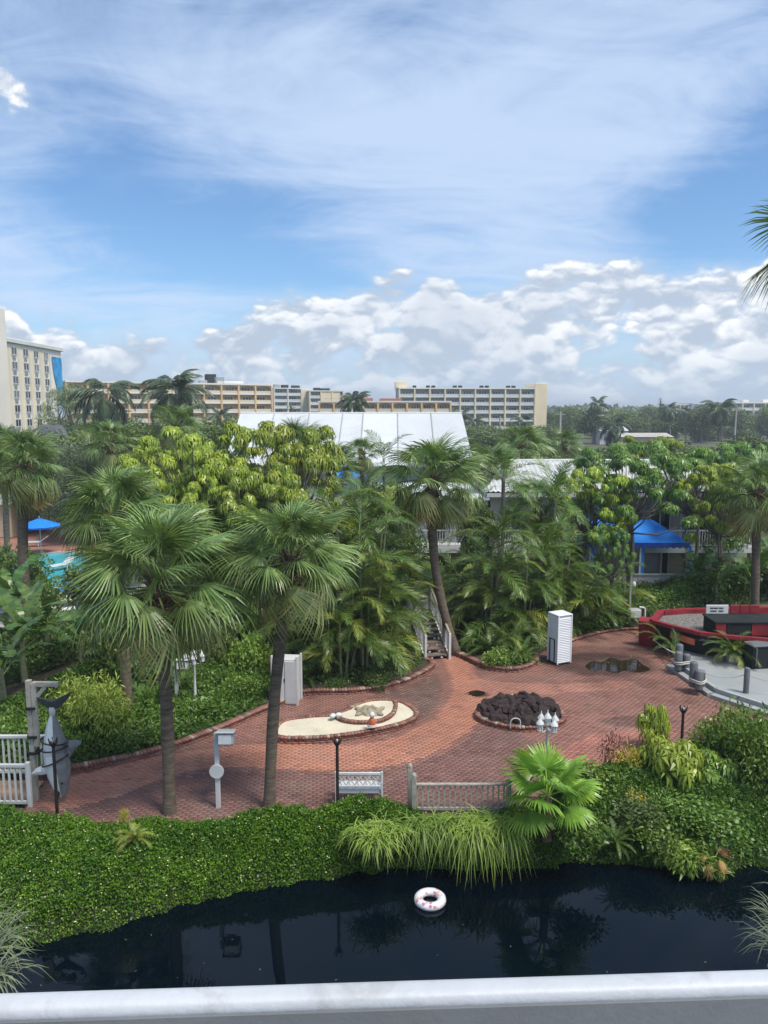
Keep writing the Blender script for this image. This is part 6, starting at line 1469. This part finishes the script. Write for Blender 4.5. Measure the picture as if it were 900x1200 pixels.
# areca clumps
AR = [(428, 790, 560, 'dense areca clump rising behind the sand bed', 46, 7), (400, 796, 640, 'areca clump right behind the white cabinet', 36, 5), (446, 772, 640, 'areca clump hanging over the garden stairs', 30, 5), (370, 770, 640, 'areca clump behind the leaning sabal trunk', 36, 5), (455, 750, 600, 'tall areca clump in the second row', 36, 5), (420, 740, 575, 'tall areca clump below the hall roof', 34, 5),
      (575, 750, 590, 'tall areca clump right of the curved sabal', 38, 6), (612, 745, 600, 'areca clump above the fern bed', 38, 6), (650, 735, 600, 'areca clump behind the louvred box', 40, 6), (685, 735, 650, 'areca clump left of the slim pole', 32, 5), (560, 735, 640, 'areca clump beside the stair landing', 32, 5), (630, 715, 585, 'rear areca clump before the villa balcony', 34, 5), (703, 722, 655, 'areca clump in front of the blue awning post', 16, 3), (525, 715, 650, 'areca clump behind the garden stairs', 22, 4), (340, 770, 690, 'low areca clump left of the white cabinet', 24, 4)]
for i, (px, pb, ptop, lb, nf, nc) in enumerate(AR):
    b = gnd(px, pb); areca('areca_palm', lb, (b.x, b.y, .1), at(px, ptop, b.y).z, int(nf * 1.6), nc, .75, 100 + i, .22 if i < 3 else .12, 'areca palm clumps', 1.05)
for i, (px, py, h, lb, sd) in enumerate(((600, 772, 1.6, 'low areca seedling in the small curved bed', 1), (735, 725, 1.8, 'young areca at the foot of the slim pole', 2), (790, 768, 1.0, 'small palm at the corner of the stage', 3), (265, 775, 2.4, 'young areca behind the lantern post', 4))):
    b = gnd(px, py); areca('young_areca', lb, (b.x, b.y, .1), h, 14, 3, .35, 130 + i, .1, 'young palms', .55)
# cycads and ferns
for i, (px, py, s, lb) in enumerate(((175, 838, 1.25, 'cycad with stiff arching fronds behind the nearest trunk'), (205, 822, 1.1, 'cycad left of the lantern post'), (360, 800, .8, 'small spiky cycad beside the white cabinet'), (575, 768, 1.15, 'broad fern in the small curved bed'), (612, 776, .8, 'fern at the front of the small curved bed'), (672, 742, 1.0, 'fern behind the louvred box'), (555, 760, .9, 'fern next to the stairs'), (140, 800, 1.2, 'cycad behind the yellow bamboo shrub'))):
    b = gnd(px, py); rosette_plant('cycad', lb, (b.x, b.y, .15), s, 22, CYCAD, 200 + i, (2, 70), 'plant', 'cycads and ferns')
# bananas and bird-of-paradise
for i, (px, py, h, n, lb, s) in enumerate(((30, 800, 3.8, 12, 'banana plant with broad leaves at the left edge', 1.15), (5, 830, 3.2, 11, 'banana plant cut by the left edge above the fence', 1.1), (56, 776, 3.4, 11, 'banana plant behind the hanging shark', 1.0), (18, 762, 4.0, 11, 'tall banana plant below the pool', 1.1), (95, 790, 3.0, 10, 'banana plant left of the yellow bamboo shrub', .9), (838, 712, 3.2, 10, 'banana plant with pale arching leaf ribs behind the boat bar', 1.0), (880, 708, 3.4, 10, 'banana plant at the right end of the boat bar', 1.0), (905, 700, 3.8, 10, 'banana plant at the right edge behind the boat', 1.0), (815, 700, 2.8, 9, 'banana plant right of the blue awning', .9))):
    b = gnd(px, py); banana('banana_plant', lb, (b.x, b.y, .05), h, n, 300 + i, s, 'banana plants')
# shrubs
SH = [('round', 18, 716, 1.8, 2.6, 'large shrub in front of the pool at the left edge'), ('deep', 48, 722, 1.3, 2.0, 'dark shrub between the banana plants and the pool'), ('round', -8, 690, 1.8, 2.6, 'shrub at the left edge beyond the banana plants'), ('round', 105, 712, 1.6, 2.4, 'shrub right of the visible pool corner'), ('deep', 30, 688, 1.5, 2.2, 'shrub at the pool rim left of the blue lounger'),
      ('round', 165, 815, 1.0, 1.7, 'tall shrub behind the nearest trunk'), ('deep', 200, 795, 1.2, 2.0, 'tall dark shrub left of the lantern post'), ('round', 255, 790, 1.2, 2.0, 'tall round shrub right of the lantern post'), ('lime', 295, 795, .9, 1.6, 'light green tall shrub left of the white cabinet'), ('round', 130, 790, 1.2, 2.2, 'tall shrub behind the yellow bamboo shrubs'), ('deep', 280, 765, 1.2, 2.4, 'dark tall shrub behind the yellow croton'), ('round', 230, 770, 1.2, 2.3, 'tall leafy shrub behind the lantern post'),
      ('bamboo', 118, 870, 1.05, 1.5, 'yellow-green bamboo shrub behind the hanging shark'), ('bamboo', 95, 855, .9, 1.4, 'yellow-green bamboo shrub left of the larger one'), ('deep', 20, 888, 1.1, 1.2, 'dark shrub behind the white picket fence'), ('deep', 55, 880, .8, .9, 'dark shrub right behind the hanging post'),
      ('lime', 280, 820, .8, .8, 'light green shrub at the bed edge left of the cabinet'), ('deep', 245, 842, .9, .7, 'shrub at the bed edge below the lantern post'), ('deep', 190, 868, .9, .7, 'shrub at the bed edge behind the nearest trunk'), ('deep', 150, 880, .8, .7, 'shrub at the bed edge left of the nearest trunk'), ('croton', 285, 778, .7, .5, 'yellow croton twigs above the cabinet'), ('croton', 318, 790, .5, .9, 'yellow croton beside the cabinet'),
      ('lime', 585, 782, .8, .7, 'leafy green shrub at the front of the small curved bed'), ('deep', 610, 780, .6, .6, 'dark shrub at the front right of the small curved bed'), ('bamboo', 600, 748, .8, 1.3, 'yellowish shrub behind the fern bed'), ('round', 440, 805, .7, .5, 'low shrub at the bed rim behind the sand bed'), ('round', 395, 808, .5, .4, 'small shrub at the bed rim left of the larger one'), 
      ('lime', 775, 712, 1.5, .9, 'light green hedge shrub in front of the blue awning fence'), ('lime', 800, 705, 1.4, 1.0, 'light green hedge shrub right of the awning fence'), ('round', 750, 712, 1.0, .8, 'green shrub beside the slim pole'), ('deep', 830, 705, 1.6, 1.8, 'dark shrub behind the bow of the boat'), ('deep', 865, 700, 1.6, 2.0, 'dark shrub behind the bar counter'), ('round', 900, 700, 1.6, 2.2, 'green shrub behind the boat at the right edge'), ('deep', 700, 738, .9, .9, 'dark shrub at the back of the puddle'), ('deep', 725, 736, .7, .6, 'low dark shrub left of the slim pole foot'),
      ('schef', 785, 920, 1.0, 1.5, 'umbrella-leaved shrub with pale new leaves on the bank'), ('schef', 765, 880, .6, 1.5, 'tall thin umbrella-leaved shrub by the torch post'), ('croton', 738, 915, .5, 1.2, 'yellow and green croton on the right bank'), ('maroon', 718, 905, .5, 1.2, 'dark maroon shrub left of the croton'), ('croton', 745, 945, .35, .5, 'low yellow croton below the taller one'),
      ('fine', 870, 905, 1.55, 2.1, 'large fine-leaved green bush in front of the stage'), ('fine', 905, 925, 1.3, 1.9, 'fine-leaved bush cut by the right edge'), ('fine', 840, 895, .9, 1.4, 'fine-leaved bush left of the largest one'), ('schefd', 830, 915, .8, 1.0, 'deep green shrub below the fine-leaved bush'), ('lime', 700, 925, .9, .7, 'low light green shrub right of the young fan palm'), ('deep', 680, 985, .8, .7, 'dark shrub below the young fan palm')]
for i, (k, px, py, r, h, lb) in enumerate(SH):
    b = gnd(px, py); bush('shrub', k, (b.x, b.y, .02 if py < 890 else -.05), r, h, lb, 'garden shrubs')
# bank-side plants on the right
for i, (k, px, py, z, r, h, lb) in enumerate((('hang', 795, 1008, -.8, .75, .62, 'leafy plant hanging over the water at the right bank'), ('deep', 765, 990, -.45, .8, .6, 'leafy plant on the bank left of the hanging one'), ('hang', 825, 1016, -.85, .6, .6, 'leafy plant trailing lowest over the water at the right bank'), ('round', 750, 960, -.1, .8, .5, 'bright low shrub on the middle of the right bank'), ('deep', 840, 985, -.4, 1.0, .7, 'dark low shrub at the right end of the bank'), ('deep', 800, 960, -.15, .9, .55, 'long-leaved shrub above the hanging plant'))):
    b = gnd(px, py, z); bush('bank_plant', k, (b.x, b.y, z), r, h, lb, 'plants hanging over the water', 'plant')
b = gnd(722, 990, -.4); rosette_plant('bank_tuft', 'tufted spiky plant at the water line below the croton', (b.x, b.y, -.4), .45, 22, CYCAD, 403, (-20, 75), 'plant')
b = gnd(865, 985, .1); rosette_plant('dry_frond_tuft', 'brown dry frond tuft at the end of the hanging plant', tuple(gnd(836, 1012, -.6)), .28, 7, FAN_DEAD, 404, (-40, 60), 'plant')
b = gnd(158, 985, .3); rosette_plant('bank_tuft', 'small yellowish tuft growing out of the ground cover', (b.x, b.y, .25), .26, 34, ARECA_Y + CYCAD, 420, (10, 85), 'plant')
b = gnd(145, 960, .35); bush('shrub', 'croton', (b.x, b.y, .3), .16, .35, 'tiny pale sprig in front of the nearest palm trunk', 'garden shrubs')
# grasses
def grass(name, label, xs, z, L, n, mat, seed, w=.012, arch=1.5, lean=(0, -.5, 0), py=None):
    pts = [tuple(gnd(x, y, z)) for x, y in xs]; o = inst(name, grass_mesh(name, M[mat], pts, L, n, seed, w, arch, lean)); tag(o, label, 'grass', 'clumps of drooping grass', 'thing')
grass('grass_clump', 'drooping grass clump below the bench over the water', [(425, 975), (445, 970), (460, 975), (440, 985)], .2, 1.0, 420, 'grass', 1)
grass('grass_clump', 'drooping grass clump in front of the grey railing post', [(490, 968), (505, 965), (520, 968)], .1, 1.1, 460, 'grass', 2, arch=1.8)
grass('grass_clump', 'largest drooping grass clump in front of the grey railing', [(540, 965), (560, 963), (575, 966), (590, 970), (555, 975)], .15, 1.2, 800, 'grass', 3, arch=1.9)
grass('grass_clump', 'pale grass tuft entering at the lower left corner', [(-25, 1130), (-5, 1110), (-30, 1090), (-10, 1150)], -.1, 1.45, 190, 'grass_p', 4, .013, 1.2, (.8, 0, .2))
grass('grass_clump', 'pale grass blades entering at the lower right edge', [(925, 1090), (935, 1060), (920, 1120)], -.3, 1.45, 110, 'grass_p', 5, .012, 1.2, (-.9, 0, .2))

# ------------------------------------------------------------------ trees between here and the skyline
far_spots = []
def belt(x0, x1, y0, y1, D0, D1, n, keys, label, group, seed, wide=(1.0, 1.5)):
    r_ = random.Random(seed)
    for i in range(n):
        px = x0 + (x1 - x0) * (i + r_.random()) / n; Y = r_.uniform(D0, D1); pyt = r_.uniform(y0, y1); h = hz(px, pyt, Y)
        if h < 2.2: h = 2.2
        ords = ['first', 'second', 'third', 'fourth', 'fifth', 'sixth', 'seventh', 'eighth', 'ninth', 'tenth', 'eleventh', 'twelfth', 'thirteenth', 'fourteenth', 'fifteenth', 'sixteenth', 'seventeenth', 'eighteenth', 'nineteenth', 'twentieth', 'twenty-first', 'twenty-second', 'twenty-third', 'twenty-fourth']
        tree('background_tree', r_.choice(keys), pl(px, 600, Y), h, '%s, %s from the left end' % (label, ords[i]), 'tree', group, r_.uniform(*wide) * min(1.6, 8 / h + .2))
belt(640, 900, 473, 484, 230, 330, 20, ['far0', 'far1'], 'round tree in the row along the right skyline', 'trees of the right skyline', 1)
belt(636, 905, 488, 508, 240, 300, 12, ['far0', 'far1', 'grey0'], 'middle-distance tree right of the wide block', 'middle-distance trees on the right', 2)
belt(640, 905, 510, 535, 82, 125, 8, ['broad0', 'broad1', 'grey1', 'far0'], 'tree of the near belt behind the villa roof', 'near belt behind the villa', 3)
belt(540, 640, 496, 506, 150, 185, 9, ['far0', 'far1'], 'low tree in front of the wide apartment block', 'trees before the wide block', 4)
belt(80, 280, 488, 500, 120, 190, 16, ['far0', 'far1', 'broad0'], 'low tree in front of the ochre block', 'trees before the ochre block', 5)
belt(0, 280, 498, 520, 70, 105, 14, ['broad0', 'broad2', 'grey0', 'grey1'], 'tree between the pool terrace and the hotel', 'trees before the hotel', 6)
belt(555, 690, 520, 545, 62, 90, 8, ['grey1', 'broad0', 'far1'], 'low tree between the hall and the villa roof', 'trees between hall and villa', 7)
belt(380, 560, 476, 484, 250, 270, 4, ['far0'], 'treetop beside the arched ochre wing', 'treetops before the ochre wing', 8, (.8, 1.0))
br('pine', 768, 461, 260, 'lone dark pine sticking up from the right skyline', .9, 'pine_tree'); br('pine', 664, 470, 250, 'low pine at the left start of the right skyline', 1.2, 'pine_tree'); br('pine', 652, 472, 240, 'pointed tree left of the low pine', 1.2, 'pine_tree')
b = at(343, 468, 210); br('pine', 343, 467, 205, 'dark green conifer above the hall roof before the grey-blue block', 1.6, 'pine_tree')
def treeline():
    rs = np.random.default_rng(9); n = 30000; x = rs.uniform(-1300, 1300, n); y = rs.uniform(560, 900, n); h = 6 + 5 * np.array([mnoise.noise((a * .02, b * .02, 0)) + .5 * mnoise.noise((a * .07, b * .05, 3)) for a, b in zip(x, y)]) + 2.5
    z = np.clip(h, 2, 16) * (1 - .8 * rs.random(n) ** 1.6); P = np.column_stack([x, y, z]); V, q = leaf_quads(P, np.tile([0, -.5, .7], (n, 1)), 5.0, rs, .9, 0)
    o = inst('treeline', np_mesh('treeline', V, q, M['far_leaf'], rs.random(n) * .7)); tag(o, 'far woods forming one dark line on the horizon', 'woods', None, 'stuff')
treeline()

# ------------------------------------------------------------------ air
def haze():
    m, t, out = new_mat('hazy_air'); v = t.new('ShaderNodeVolumePrincipled'); t.l.new(v.outputs[0], out.inputs['Volume'])
    v.inputs['Color'].default_value = (.86, .92, 1.0, 1); v.inputs['Density'].default_value = .0005; v.inputs['Anisotropy'].default_value = .2
    o = MB().box((0, 2250, 15), (6400, 4900, 37.5)).obj('haze', m); tag(o, 'thin pale haze over the whole place', 'haze', None, 'stuff')
haze()
